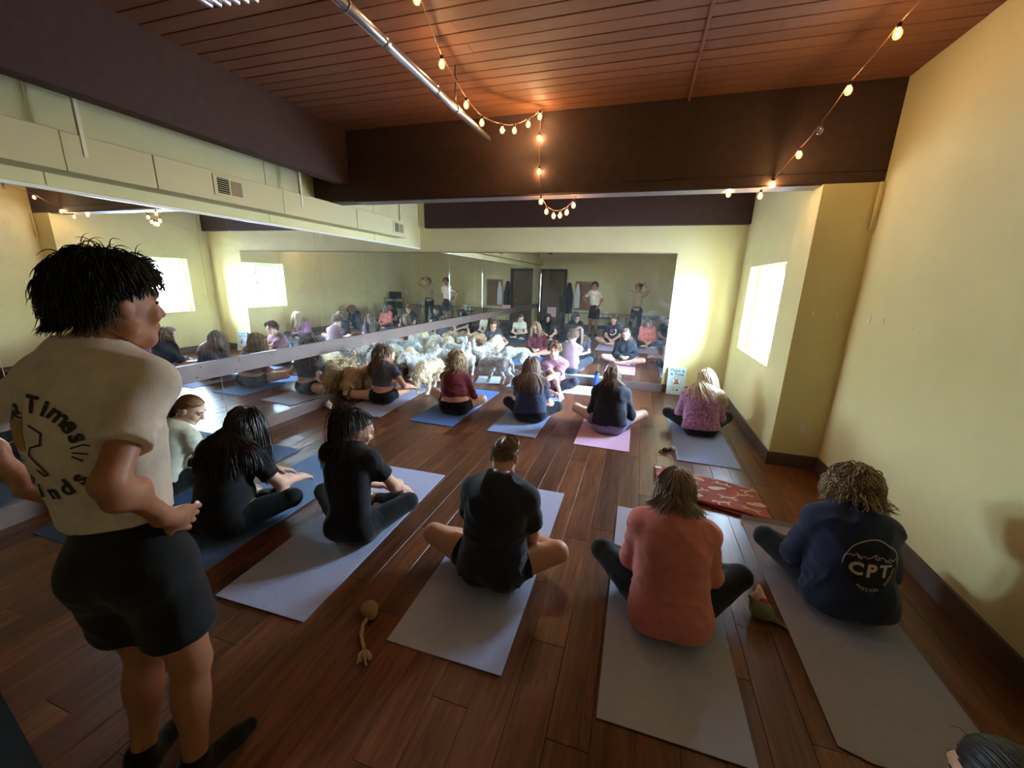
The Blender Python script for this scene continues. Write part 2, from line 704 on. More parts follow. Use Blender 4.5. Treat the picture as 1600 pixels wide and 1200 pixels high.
# walls
bm = bmesh.new()
add_box(bm, LX - 0.25, LX - 0.008, RY - 0.2, BY + 0.2, -0.1, 2.36)
wall_left = structure(link('wall_left', bm_mesh('wall_left', bm), None, M_wall))
ys = [RY, -0.2, 1.935, 3.773, 5.69, BY]
for a, b in zip(ys[:-1], ys[1:]):
    box_obj('panel', LX - 0.25, LX, a + 0.004, b - 0.004, 2.35, CZ + 0.05, M_wall, wall_left, 0.002)
structure(box_obj('wall_back', LX - 0.2, FX + 0.2, BY + 0.008, BY + 0.25, -0.1, CZ + 0.1, M_wall))
structure(box_obj('wall_right', RX, RX + 0.2, RY - 0.2, CY, -0.1, CZ + 0.1, M_wall))
structure(box_obj('wall_outer', FX + 0.2, RX + 0.2, CY + 0.24, CY + 0.4, 2.6, CZ + 0.3, M_wall))
structure(box_obj('wall_rear', LX - 0.2, RX + 0.2, RY - 0.2, RY, -0.1, CZ + 0.1, M_wall))
# window wall with its opening, and the jog facing the camera
wy0, wy1, wz0, wz1 = 5.07, 6.57, 0.925, 2.06
bm = bmesh.new()
add_box(bm, FX, FX + 0.2, CY + 0.0, wy0, -0.1, 2.684)
add_box(bm, FX, FX + 0.2, CY + 0.241, wy0, 2.684, CZ + 0.1)
add_box(bm, FX, FX + 0.2, wy1, BY + 0.2, -0.1, CZ + 0.1)
add_box(bm, FX, FX + 0.2, wy0, wy1, -0.1, wz0)
add_box(bm, FX, FX + 0.2, wy0, wy1, wz1, CZ + 0.1)
add_box(bm, FX + 0.2, RX + 0.2, CY, CY + 0.25, -0.1, 2.684)
structure(link('wall_window', bm_mesh('wall_window', bm), None, M_wall))

# beams
bb = 0.008
bmn = structure(box_obj('beam_left', -3.69, -3.56, RY, CY, 2.865, CZ + 0.01, M_beam, None, bb))
bmc = structure(box_obj('beam_cross', LX, RX + 0.2, CY, CY + 0.24, 2.685, CZ + 0.01, M_beam, None, bb))
box_obj('lip', -3.5, 1.43, CY + 0.02, CY + 0.22, 2.676, 2.686, M_rail, bmc)
box_obj('seam', -0.3, RX, CY - 0.004, CY + 0.01, 2.772, 2.776, M_dark, bmc)
bmf = structure(box_obj('beam_back', -3.965, FX, BY - 0.09, BY + 0.01, 2.688, CZ + 0.01, M_beam, None, bb))

# baseboards, mirror base and rail
def base(name, x0, x1, y0, y1, m=M_base, z1=0.14):
    return structure(box_obj(name, x0, x1, y0, y1, -0.002, z1, m, None, 0.003))
base('baseboard_right', RX - 0.018, RX, RY, CY)
base('baseboard_window', FX - 0.018, FX, CY - 0.018, BY)
base('baseboard_column', FX - 0.016, RX - 0.016, CY - 0.018, CY - 0.0005)
base('baseboard_back', 0.5, FX - 0.016, BY - 0.018, BY + 0.008)
base('baseboard_rear', LX, RX, RY, RY + 0.018)
structure(box_obj('trim_1', LX - 0.008, LX + 0.022, RY, BY, -0.002, 0.138, M_rail, None, 0.003))
structure(box_obj('trim_2', LX + 0.022, 0.5, BY - 0.022, BY + 0.008, -0.002, 0.138, M_rail, None, 0.003))
rail = structure(box_obj('trim_3', LX - 0.002, LX + 0.024, RY, BY, 0.735, 0.908, M_rail, None, 0.004))
screw = lathe_mesh('screw', [(0.007, 0), (0.007, 0.002), (0.004, 0.004)], 8)
screw.materials.append(M_black)
for i in range(19):
    for z in (0.775, 0.868):
        o = link('screw', screw, rail)
        o.location = (LX + 0.024, -1.0 + i * 0.41 + (0.05 if z > 0.8 else 0), z)
        o.rotation_euler = (0, PI / 2, 0)
structure(box_obj('trim_4', LX - 0.008, LX + 0.012, RY, BY - 0.02, 2.318, 2.342, M_tile, None, 0.002))
structure(box_obj('trim_5', LX, 0.49, BY - 0.008, BY + 0.008, 2.262, 2.272, M_rail, None, 0.002))

# mirrors
def mirror(name_lab, x0, x1, y0, y1, z0, z1, axis):
    bm = bmesh.new()
    add_box(bm, x0, x1, y0, y1, z0, z1, 0.0008)
    o = link('mirror_panel', bm_mesh('mirror_panel', bm), None, M_mirror)
    setp(o, name_lab, 'mirror', 'mirror panels on the long wall' if axis == 0 else 'mirror panels on the back wall')
    return o
my = [(-1.45, 0.013, 'mirror panel on the left wall, the one beside the camera'),
      (0.013, 1.478, 'mirror panel on the left wall beside the standing man, behind his back'),
      (1.478, 2.943, 'mirror panel on the left wall behind the woman in pale shirt'),
      (2.943, 4.412, 'mirror panel on the left wall reflecting the whole window'),
      (4.412, 5.872, 'mirror panel on the left wall behind the tan puppies'),
      (5.872, 7.088, 'mirror panel on the left wall touching the back corner')]
for a, b, lab in my:
    mirror(lab, LX - 0.008, LX, a + 0.0012, b - 0.0012, 0.136, 2.32, 0)
mx_ = [(-4.108, -2.834, 'mirror panel on the back wall touching the left corner'),
       (-2.834, -1.719, 'mirror panel on the back wall, second from the left corner'),
       (-1.719, -0.602, 'mirror panel on the back wall behind the woman in mauve tee'),
       (-0.602, 0.487, 'mirror panel on the back wall next to the bare yellow wall')]
for a, b, lab in mx_:
    mirror(lab, a + 0.0012, b - 0.0012, BY, BY + 0.008, 0.136, 2.264, 1)

# window
win = structure(empty('window_1', (1.60, (wy0 + wy1) / 2, wz0)))
def wpart(name, x0, x1, y0, y1, z0, z1, m, bev=0.004):
    cyy = (wy0 + wy1) / 2
    return box_obj(name, x0 - 1.60, x1 - 1.60, y0 - cyy, y1 - cyy, z0 - wz0, z1 - wz0, m, win, bev)
fr = 0.05
wpart('frame', 1.555, 1.64, wy0, wy0 + fr, wz0, wz1, M_white)
wpart('frame', 1.555, 1.64, wy1 - fr, wy1, wz0, wz1, M_white)
wpart('frame', 1.555, 1.64, wy0 + fr, wy1 - fr, wz0, wz0 + fr, M_white)
wpart('frame', 1.555, 1.64, wy0 + fr, wy1 - fr, wz1 - fr, wz1, M_white)
for a, b, xx in ((wy0 + fr, wy0 + 0.78, 1.565), (wy0 + 0.70, wy1 - fr, 1.60)):
    s = wpart('sash', xx, xx + 0.03, a, a + 0.045, wz0 + fr, wz1 - fr, M_white)
    wpart('sash', xx, xx + 0.03, b - 0.045, b, wz0 + fr, wz1 - fr, M_white)
    wpart('sash', xx, xx + 0.03, a + 0.045, b - 0.045, wz0 + fr, wz0 + fr + 0.04, M_white)
    wpart('sash', xx, xx + 0.03, a + 0.045, b - 0.045, wz1 - fr - 0.04, wz1 - fr, M_white)
    wpart('pane', xx + 0.012, xx + 0.016, a + 0.04, b - 0.04, wz0 + fr + 0.03, wz1 - fr - 0.03, M_glass, 0)
structure(box_obj('sill_window', FX - 0.012, 1.56, wy0 - 0.0, wy1 + 0.0, wz0 - 0.012, wz0 + 0.004, M_wall, None, 0.003))

# outside the window
M_conc = mat('asphalt', srgb(104, 106, 112), 0.9, var=0.08, vscale=0.6)
M_siding = mat('siding', srgb(205, 208, 205), 0.7)
M_hill = mat('hill', srgb(120, 130, 110), 0.95, var=0.2, vscale=0.05)
structure(box_obj('ground_outside', 2.3, 90, -50, 70, -0.6, -0.5, M_conc))
structure(box_obj('added_shade_eave', FX + 0.21, 3.1, CY + 0.26, BY + 1.0, 2.75, 3.0, M_beam))  # added overhang, out of view, holds back high sky light at the window
structure(box_obj('added_shade_eave', RX + 0.21, 3.1, 1.0, CY + 0.26, 2.75, 3.0, M_beam))  # same added overhang, continued past the jog
structure(box_obj('outside_light_blocker', RX + 0.2, 2.85, 3.2, 4.35, -0.5, 2.75, M_beam))  # added unseen block that keeps slanting daylight off the back wall
bm = bmesh.new()
for i in range(26):
    add_box(bm, 16 - 0.03 * (i % 2), 24, 5, 34, -0.5 + i * 0.27, -0.5 + (i + 1) * 0.27, 0.01)
for j in range(4):
    add_box(bm, 15.9, 16, 8 + j * 7, 10 + j * 7, 1.2, 2.8)
structure(link('outside_building', bm_mesh('outside_building', bm), None, M_siding))  # siding building, moved nearer and enlarged to bounce sun into the room
bm = bmesh.new()
bmesh.ops.create_uvsphere(bm, u_segments=24, v_segments=12, radius=1)
for v in bm.verts:
    v.co = Vector((80 + v.co.x * 25, 20 + v.co.y * 80, -1 + v.co.z * 9))
structure(link('outside_hill', bm_mesh('outside_hill', bm, True), None, M_hill))

# ------------------------------------------------------------------ air duct on the left wall
duct = setp(empty('air_duct', (-3.995, 3.0, 2.435)), 'cream painted rectangular air duct along the top of the left wall', 'duct')
def dpart(name, x0, x1, y0, y1, z0, z1, m, bev=0.003, parent=None):
    return box_obj(name, x0 + 3.995, x1 + 3.995, y0 - 3.0, y1 - 3.0, z0 - 2.435, z1 - 2.435, m, parent or duct, bev)
dj = [RY, 0.6, 1.954, 2.513, 3.769, 4.996, 6.235]
for i, (a, b) in enumerate(zip(dj[:-1], dj[1:])):
    dpart('duct_section', LX + 0.001, -3.88 + (0.004 if i % 2 else 0), a + 0.003, b - 0.003, 2.435, 2.69, M_duct)
M_tan = mat('vent_flap', srgb(150, 128, 92), 0.6)
for (vy, vz, w, h) in ((2.985, 2.482, 0.31, 0.185), (5.86, 2.475, 0.30, 0.185)):
    v = dpart('vent', -3.884, -3.866, vy, vy + w, vz, vz + h, M_duct, 0.004)
    dpart('grille', -3.868, -3.864, vy + 0.035, vy + w * 0.48, vz + 0.025, vz + h - 0.025, M_dark, 0, v)
    for k in range(7):
        zz = vz + 0.035 + k * 0.019
        dpart('slat', -3.866, -3.860, vy + 0.035, vy + w * 0.48, zz, zz + 0.004, M_duct, 0, v)
    dpart('flap', -3.868, -3.862, vy + w * 0.54, vy + w - 0.03, vz + 0.025, vz + h - 0.03, M_tan, 0.001, v)
M_strap = mat('strap', srgb(232, 224, 190), 0.5)
for k, yy in enumerate((2.077, 4.03, 6.08)):
    dpart('strap', -3.90, -3.872, yy - 0.012, yy + 0.012, 2.55, 3.0 if k < 2 else 2.95, M_strap, 0.001)

# ------------------------------------------------------------------ outlets, wall marks
def outlet(label, loc, rz):
    e = setp(empty('wall_outlet', loc, rz), label, 'outlet')
    bm = bmesh.new()
    add_box(bm, -0.036, 0.036, -0.006, 0.0, -0.058, 0.058, 0.003)
    link('cover_plate', bm_mesh('cover_plate', bm), e, M_plate)
    for dz in (-0.026, 0.026):
        bm = bmesh.new()
        add_box(bm, -0.016, 0.016, -0.009, -0.005, dz - 0.014, dz + 0.014, 0.004)
        s = link('socket', bm_mesh('socket', bm), e, M_white)
        bm = bmesh.new()
        for dx in (-0.006, 0.006):
            add_box(bm, dx - 0.0012, dx + 0.0012, -0.0096, -0.0085, dz - 0.005, dz + 0.005)
        link('slot', bm_mesh('slot', bm), s, M_dark)
outlet('cream electrical outlet low on the shaded column face', (1.683, CY, 0.407), 0)
outlet('white electrical outlet on the yellow wall beside the pale sign', (0.515, BY + 0.008, 0.39), 0)
M_patch = mat('filler', srgb(235, 222, 200), 0.7)
def patch(label, loc, rot, r, h):
    bm = bmesh.new()
    bmesh.ops.create_uvsphere(bm, u_segments=14, v_segments=8, radius=1)
    for v in bm.verts:
        n = 1 + 0.15 * math.sin(5 * v.co.x + 3 * v.co.z)
        v.co = Vector((v.co.x * r * n, v.co.y * 0.004, v.co.z * h * n))
    o = link('wall_patch', bm_mesh('wall_patch', bm, True), None, M_patch)
    o.location = loc
    o.rotation_euler = (0, 0, rot)
    setp(o, label, 'wall patch', 'pale patches on the right walls')
patch('pale filler spot on the column face, near its outer edge', (1.562, CY - 0.002, 1.561), 0, 0.017, 0.036)
patch('pale filler spot on the column face, near the inner corner', (1.751, CY - 0.002, 1.559), 0, 0.017, 0.036)
patch('torn paint chip on the right wall nearest the column', (RX - 0.002, 4.18, 1.545), PI / 2, 0.022, 0.04)
patch('thin white scratch on the right wall', (RX - 0.002, 3.965, 1.55), PI / 2, 0.008, 0.026)
patch('small nail mark on the right wall farthest from the column', (RX - 0.002, 3.60, 1.527), PI / 2, 0.018, 0.012)

# ------------------------------------------------------------------ ceiling pipe, conduit and fin fixture
pipe = setp(empty('hanging_pipe', (-1.62, 3.0, 3.15)), 'silver metal tube hung under the ceiling boards', 'pipe')
tube_obj('tube', [(0, -1.6, 0), (0, -0.5, 0), (0, 0.4, 0), (0, 1.17, 0)], 0.03, M_steel, pipe, 16)
for yy in (-1.1, -0.55, 0.1):
    tube_obj('coupling', [(0, yy - 0.02, 0), (0, yy + 0.02, 0)], 0.0325, M_steel, pipe, 16)
for yy in (-0.9, 0.42):
    h = tube_obj('hanger', [(0, yy, 0.02), (0, yy, 0.16), (0.012, yy, 0.20), (0, yy, 0.24), (0, yy, 0.305)], 0.005, M_black, pipe, 6)
    tube_obj('clamp', [(0.034 * math.cos(a), yy, 0.034 * math.sin(a)) for a in np.linspace(0, 2 * PI, 13)], 0.005, M_steel, h, 6)
tube_obj('end_cap', [(0, 1.165, 0), (0, 1.19, 0)], 0.024, M_black, pipe, 12)
cond = tube_obj('ceiling_conduit', [(0.236, RY + 0.05, CZ - 0.012), (0.236, 1.0, CZ - 0.012), (0.237, 4.40, CZ - 0.012), (0.238, 4.455, CZ - 0.03)], 0.011, M_ceil, None, 8)
setp(cond, 'thin brown painted conduit running along the ceiling boards', 'conduit')
fx = setp(empty('fin_fixture', (-2.6, 1.9, CZ)), 'silver finned fixture on the ceiling at the photo top edge', 'light fixture')
box_obj('housing', -0.20, 0.20, -0.55, 0.44, -0.03, -0.001, M_black, fx, 0.004)
for k in range(6):
    bm = bmesh.new()
    vs = add_box(bm, -0.028, 0.028, -0.55, 0.40, -0.055, -0.03, 0.006)
    o = link('fin', bm_mesh('fin', bm), fx, M_alu)
    o.location = (-0.17 + k * 0.066, 0.008 * k, 0)
    o.rotation_euler = (0, 0.35, 0)

pc = tube_obj('corner_pipe', [(RX - 0.03, CY - 0.03, 2.30), (RX - 0.03, CY - 0.03, 2.68)], 0.014, M_wall, None, 8)
setp(pc, 'short yellow painted pipe in the corner under the cross beam', 'pipe')

# ------------------------------------------------------------------ string lights
M_cord = mat('cord', srgb(150, 100, 70), 0.5)
M_core = mat('filament', (1, 0.7, 0.4), 0.5, emit=(1.0, 0.62, 0.28), es=BULB)
def shell_mat(lit):
    m, n, b, out = node_mat('bulb_glass')
    tr = n.nodes.new('ShaderNodeBsdfTransparent')
    gl = n.nodes.new('ShaderNodeBsdfGlossy')
    gl.inputs['Roughness'].default_value = 0.05
    lw = n.nodes.new('ShaderNodeLayerWeight')
    lw.inputs[0].default_value = 0.35
    mx = n.nodes.new('ShaderNodeMixShader')
    n.links.new(lw.outputs['Facing'], mx.inputs[0])
    n.links.new(tr.outputs[0], mx.inputs[1])
    n.links.new(gl.outputs[0], mx.inputs[2])
    em = n.nodes.new('ShaderNodeEmission')
    em.inputs[0].default_value = (1.0, 0.36, 0.08, 1)
    em.inputs[1].default_value = lit
    ad = n.nodes.new('ShaderNodeAddShader')
    n.links.new(mx.outputs[0], ad.inputs[0])
    n.links.new(em.outputs[0], ad.inputs[1])
    n.links.new(ad.outputs[0], out.inputs[0])
    return m
M_shell = shell_mat(1.0)
M_shell_off = shell_mat(0.0)
core_me = lathe_mesh('filament', [(0.002, -0.058), (0.0070, -0.050), (0.0090, -0.042), (0.0070, -0.030), (0.002, -0.022)], 8)
core_me.materials.append(M_core)
core_off = core_me.copy()
core_off.materials.clear()
core_off.materials.append(M_cord)
shell_me = lathe_mesh('bulb', [(0.004, -0.074), (0.016, -0.068), (0.024, -0.050), (0.022, -0.034), (0.013, -0.02), (0.011, -0.012)], 12)
shell_me.materials.append(M_shell)
shell_off = shell_me.copy()
shell_off.materials.clear()
shell_off.materials.append(M_shell_off)
sock_me = lathe_mesh('socket', [(0.006, 0.012), (0.012, 0.008), (0.012, -0.014), (0.010, -0.016)], 8)
sock_me.materials.append(M_black)
def string(label, path, bulbs, off=()):
    base_ = Vector(path[0])
    e = setp(empty('string_light', base_), label, 'string lights', 'warm bulb strings under the ceiling')
    P = [Vector(p) - base_ for p in path]
    tube_obj('cord', P, 0.0035, M_cord, e, 6)
    for i, b in enumerate(bulbs):
        s = link('socket', sock_me, e)
        s.location = Vector(b) - base_
        g = link('bulb', shell_off if i in off else shell_me, e)
        g.location = Vector(b) - base_
        k = link('filament', core_off if i in off else core_me, g)
def sag(a, b, drop, n=9):
    a = Vector(a); b = Vector(b)
    return [a.lerp(b, t) - Vector((0, 0, drop * 4 * t * (1 - t))) for t in np.linspace(0, 1, n)]
def through(pre, bulbs, post, drop=0.012):
    """cord that hangs from socket to socket"""
    P = list(pre) + [(b[0], b[1], b[2] + 0.012) for b in bulbs] + list(post)
    out = []
    for a, b in zip(P[:-1], P[1:]):
        out += sag(a, b, drop, 5)[:-1]
    return out + [Vector(P[-1])]
b1 = [(-1.37, 2.40, 3.345), (-1.56, 3.07, 3.345), (-1.58, 3.55, 3.262), (-1.545, 3.82, 3.215), (-1.42, 4.03, 3.213), (-1.33, 4.13, 3.235), (-1.22, 4.22, 3.31), (-1.13, 4.31, 3.40)]
b2 = [(-1.16, 4.435, 3.25), (-1.147, 4.44, 2.94), (-1.13, 4.50, 2.66), (-1.08, 4.57, 2.57), (-1.00, 4.58, 2.525), (-0.93, 4.585, 2.53), (-0.86, 4.59, 2.56), (-0.79, 4.595, 2.63)]
string('warm string of bulbs draped from the ceiling middle down the cross beam',
       through([(-1.20, 1.7, 3.43)], b1, [(-1.12, 4.36, 3.445)], 0.010)[:-1] + through([(-1.12, 4.36, 3.445)], b2, [(-0.76, 4.60, 2.68)], 0.002), b1 + b2)
b3 = [(1.265, 3.28, 3.275), (1.215, 3.69, 3.155), (1.16, 3.92, 2.99), (1.135, 4.22, 2.905), (1.035, 4.46, 2.735), (0.975, 4.58, 2.665), (0.71, 4.63, 2.70)]
string('warm string of bulbs along the right wall with one dead bulb', through([(1.30, 2.2, 3.43)], b3, [(0.62, 4.64, 2.678)], 0.012), b3, off=(2,))

# ------------------------------------------------------------------ people
def basis(f, up=(0, 0, 1)):
    """rows: side (right), forward, up"""
    f = nrm(f)
    s = nrm(np.cross(f, up))
    u = np.cross(s, f)
    return np.stack([s, f, u])

SKINS = {}
def skin_mat(col):
    if col not in SKINS:
        m = mat('skin', srgb(*col), 0.5, var=0.06, vscale=9, spec=0.4)
        m.node_tree.nodes['Principled BSDF'].inputs['Subsurface Weight'].default_value = 0.0
        SKINS[col] = m
    return SKINS[col]
CLOTH = {}
def cloth_mat(col, rough=0.85, var=0.10, vs=22, sheen=0.15, **kw):
    k = (col, rough, var, vs)
    if k not in CLOTH or kw:
        CLOTH[k] = mat('cloth', srgb(*col), rough, var=var, vscale=vs, bump=0.25, bscale=420, spec=0.25, sheen=sheen, **kw)
    return CLOTH[k]
M_eye = mat('eye', srgb(60, 45, 38), 0.15)
M_lip = mat('lip', srgb(165, 92, 84), 0.4)
M_nail = mat('nail', srgb(226, 178, 160), 0.3)

def hand_prims(w, d, pn, side, curl=0.6, sc=1.0, spread=0.12):
    """w wrist, d hand direction, pn palm normal (the way the palm looks), side +1/-1 = thumb side sign along cross(d, pn)"""
    d = nrm(d)
    pn = nrm(pn - d * (np.dot(pn, d)))
    t = np.cross(d, pn) * side
    P = [ell(w + d * 0.050 * sc, A(0.041, 0.052, 0.016) * sc, np.stack([t, d, pn]), 0.012),
         cone(w - d * 0.03 * sc, w + d * 0.03 * sc, 0.024 * sc, 0.026 * sc, 0.02)]
    for i, (off, L) in enumerate(((0.030, 0.074), (0.010, 0.082), (-0.010, 0.076), (-0.029, 0.060))):
        k = w + d * 0.088 * sc + t * off * sc
        a = curl * (0.7 + 0.1 * i)
        d1 = nrm(d * math.cos(a * 0.6) + pn * math.sin(a * 0.6) + t * off / 0.03 * spread)
        d2 = nrm(d * math.cos(a * 1.5) + pn * math.sin(a * 1.5) + t * off / 0.03 * spread * 0.6)
        m = k + d1 * L * 0.5 * sc
        P.append(cone(k - d * 0.02 * sc, m, 0.0098 * sc, 0.0088 * sc, 0.004))
        P.append(cone(m, m + d2 * L * 0.5 * sc, 0.0088 * sc, 0.0072 * sc, 0.004))
    b = w + d * 0.028 * sc + t * 0.032 * sc
    d1 = nrm(d * 0.62 + t * 0.72 + pn * 0.25)
    m = b + d1 * 0.042 * sc
    d2 = nrm(d * 0.88 + t * 0.35 + pn * 0.35)
    P.append(cone(b - t * 0.012 * sc, m, 0.0135 * sc, 0.0108 * sc, 0.008))
    P.append(cone(m, m + d2 * 0.034 * sc, 0.0108 * sc, 0.0085 * sc, 0.005))
    return P

def head_prims(hc, B, sc=1.0, male=False):
    s, f, u = B
    h = lambda a, b, c: hc + (s * a + f * b + u * c) * sc
    P = [ell(h(0, -0.012, 0.028), A(0.075, 0.096, 0.094) * sc, B, 0.03),
         ell(h(0, 0.022, -0.035), A(0.060, 0.070, 0.074) * sc, B, 0.03),
         cone(h(-0.022, 0.058, -0.093), h(0.022, 0.058, -0.093), 0.022 * sc, 0.022 * sc, 0.03),
         cone(h(-0.050, 0.0, -0.072), h(0, 0.062, -0.096), 0.020 * sc, 0.018 * sc, 0.025),
         cone(h(0.050, 0.0, -0.072), h(0, 0.062, -0.096), 0.020 * sc, 0.018 * sc, 0.025),
         cone(h(-0.036, 0.074, 0.034), h(0.036, 0.074, 0.034), 0.014 * sc, 0.014 * sc, 0.018),
         ell(h(-0.040, 0.066, -0.022), A(0.024, 0.020, 0.022) * sc, B, 0.02),
         ell(h(0.040, 0.066, -0.022), A(0.024, 0.020, 0.022) * sc, B, 0.02),
         cone(h(0, 0.086, 0.022), h(0, 0.109, -0.022), 0.0085 * sc, 0.0125 * sc, 0.012),
         cone(h(-0.011, 0.094, -0.027), h(0.011, 0.094, -0.027), 0.009 * sc, 0.009 * sc, 0.008),
         cone(h(-0.018, 0.086, -0.054), h(0.018, 0.086, -0.054), 0.0085 * sc, 0.0085 * sc, 0.01),
         cone(h(-0.014, 0.084, -0.066), h(0.014, 0.084, -0.066), 0.0090 * sc, 0.0090 * sc, 0.01)]
    for q in (-1, 1):
        P.append(ell(h(q * 0.078, -0.012, -0.006), A(0.008, 0.019, 0.031) * sc, B, 0.008))
        P.append(ell(h(q * 0.081, -0.020, 0.004), A(0.006, 0.012, 0.020) * sc, B, 0.006))
    if male:
        P.append(cone(h(-0.054, 0.006, -0.070), h(0.054, 0.006, -0.070), 0.018 * sc, 0.018 * sc, 0.03))
    S = [ell(h(q * 0.031, 0.092, 0.012), A(0.017, 0.012, 0.010) * sc, B, 0.01) for q in (-1, 1)]
    return P, S

class Person:
    pass

def build_person(label, base, pel, neck, hc, fdir, sh_w=0.165, girth=1.0, yaw=0.0, knees=None, ankles=None, feet=None,
                 hands=None, poles=None, palms=None, sit=True, skin=(224, 172, 146), vox=0.009, head_up=None, bust=0.6, sc=1.0,
                 top=None, bottom=None, hair=None, male=False, hunch=0.035, face=True, arm_r=1.0, leg_r=1.0, sh_drop=0.095, shoes=None, curl=0.6, brow=(60, 42, 30), toes=None):
    """a figure from world joints; clothes and hair become its children"""
    base = np.asarray(base, float)
    p = Person()
    tw = lambda v: np.asarray(v, float) - base
    pel, neck, hc = tw(pel), tw(neck), tw(hc)
    fy = A(math.sin(yaw), math.cos(yaw), 0)
    sdv = A(math.cos(yaw), -math.sin(yaw), 0)
    spine = nrm(neck - pel)
    tf = nrm(fy - spine * (fy @ spine))            # front of the torso
    TB = np.stack([sdv, tf, np.cross(sdv, tf)])
    L = np.linalg.norm(neck - pel)
    at = lambda t, b=0.0: pel + (neck - pel) * t - tf * b
    sh = [neck + sdv * sh_w * q - spine * sh_drop + tf * 0.012 for q in (-1, 1)]
    PB = np.stack([sdv, fy, A(0, 0, 1)]) if sit else TB
    g = girth
    torso = [ell(pel + A(0, 0, 0.005), A(0.150 * g, 0.115 * (0.5 + 0.5 * g), 0.105), PB, 0.05)]
    if sit:
        for q in (-1, 1):
            torso.append(ell(pel + sdv * 0.075 * q * g - fy * 0.035 + A(0, 0, -0.005), A(0.098 * (0.4 + 0.6 * g), 0.098 * (0.4 + 0.6 * g), 0.098), None, 0.05))
    else:
        for q in (-1, 1):
            torso.append(ell(pel + sdv * 0.068 * q - fy * 0.030 - spine * 0.03, A(0.084, 0.080, 0.095), None, 0.05))
    torso += [ell(at(0.34, hunch * 0.7), A(0.132 * g, 0.100 * g, 0.16 * L / 0.52), TB, 0.08),
              ell(at(0.66, hunch), A(0.150 * (0.55 + 0.45 * g), 0.108 * (0.6 + 0.4 * g), 0.16 * L / 0.52), TB, 0.07),
              ell(at(0.86, hunch * 0.5), A(sh_w * 0.92, 0.082, 0.075), TB, 0.05),
              cone(sh[0], sh[1], 0.052 * sc, 0.052 * sc, 0.05),
              cone(neck - spine * 0.02, (sh[0] + neck) / 2 - spine * 0.012, 0.05, 0.042, 0.05),
              cone(neck - spine * 0.02, (sh[1] + neck) / 2 - spine * 0.012, 0.05, 0.042, 0.05)]
    if g > 1.05:
        torso.append(ell(at(0.30, -0.03), A(0.14 * g, 0.12 * g, 0.13), TB, 0.07))
    if bust:
        for q in (-1, 1):
            torso.append(ell(at(0.62, -0.085 * (0.7 + 0.3 * g)) + sdv * q * 0.075, A(0.062, 0.055, 0.065) * (0.6 + 0.5 * bust), TB, 0.04))
    HB = basis(fdir, (0, 0, 1) if head_up is None else head_up)
    hp, hs = head_prims(hc, HB, sc, male)
    nk = [cone(neck - spine * 0.03 + tf * 0.004, hc - HB[2] * 0.06 - HB[1] * 0.012, 0.057 * (1.12 if male else 0.98), 0.052 * (1.12 if male else 0.96), 0.03)]
    # limbs
    la1, la2 = 0.285 * sc, 0.245 * sc
    arms = []
    handP = []
    el = []
    wr = []
    for i, q in enumerate((-1, 1)):
        tgt = tw(hands[i])
        e, w = ik(sh[i], tgt, la1, la2, A(*(poles[i] if poles else (q * 0.6, -0.5, -0.5))))
        el.append(e)
        wr.append(w)
        r = arm_r
        arms.append([cone(sh[i], e, 0.047 * r, 0.038 * r, 0.03), cone(e, w, 0.039 * r, 0.025 * r, 0.02),
                     ell(e + (w - e) * 0.28, A(0.040, 0.040, 0.075) * r, basis(A(0, 0, 1) if abs(nrm(w - e)[2]) < 0.9 else A(0, 1, 0), w - e), 0.03)])
        d = nrm(w - e)
        if palms:
            pnv = A(*palms[i][0])
            if len(palms[i]) > 1:
                d = nrm(A(*palms[i][1]))
        else:
            pnv = A(-q * 0.25, 0.1, -1)
        th = np.cross(d, pnv)
        inward = -sdv * q
        sgn = 1 if th @ inward > 0 else -1
        if palms and len(palms[i]) > 2:
            sgn = palms[i][2]
        handP.append(hand_prims(w, d, pnv, sgn, curl, sc))
    hip = [pel + sdv * q * 0.088 * (0.5 + 0.5 * g) + (fy * 0.02 if sit else -spine * 0.05) for q in (-1, 1)]
    legs = []
    kn = []
    an = []
    lr = leg_r * (0.6 + 0.4 * g)
    for i in range(2):
        k = tw(knees[i])
        a = tw(ankles[i])
        kn.append(k)
        an.append(a)
        legs.append([cone(hip[i], k, 0.088 * lr, 0.057 * lr, 0.05), cone(k, a, 0.054 * lr, 0.034 * lr, 0.025),
                     ell(k + (a - k) * 0.3 - (fy * 0.012 if not sit else 0), A(0.052 * lr, 0.052 * lr, 0.11), basis(A(0, 0, 1) if abs(nrm(a - k)[2]) < 0.9 else A(0, 1, 0), a - k), 0.03)])
    footP = []
    for i in range(2):
        fd = nrm(A(*feet[i]))
        a = an[i]
        footP.append([cone(a, a + fd * 0.13 - A(0, 0, 0.018), 0.036, 0.024, 0.025), cone(a - fd * 0.035 - A(0, 0, 0.012), a, 0.030, 0.032, 0.02),
                      cone(a + fd * 0.13 - A(0, 0, 0.02), a + fd * 0.185 - A(0, 0, 0.028), 0.026, 0.017, 0.02)])
    p.__dict__.update(torso=torso, sh=sh, el=el, wr=wr, hip=hip, kn=kn, an=an, TB=TB, HB=HB, hc=hc, neck=neck, pel=pel, base=base,
                      spine=spine, arms=arms, legs=legs, nk=nk, at=at, tf=tf, sdv=sdv, fy=fy, sc=sc, L=L)
    body = torso + nk + sum(arms, []) + sum(legs, []) + sum(footP, [])
    parts = []
    mid = hc * 0.45 + neck * 0.55
    nd = nrm(hc - neck)
    wclips = [(wr[i] + nrm(wr[i] - el[i]) * 0.004, nrm(wr[i] - el[i])) for i in range(2)]
    parts.append(sdf_mesh(body, vox, clips=[(mid + nd * 0.012, nd)]))
    parts.append(sdf_mesh(hp + nk, 0.0045 if face else 0.006, clips=[(mid - nd * 0.012, -nd)], subs=hs))
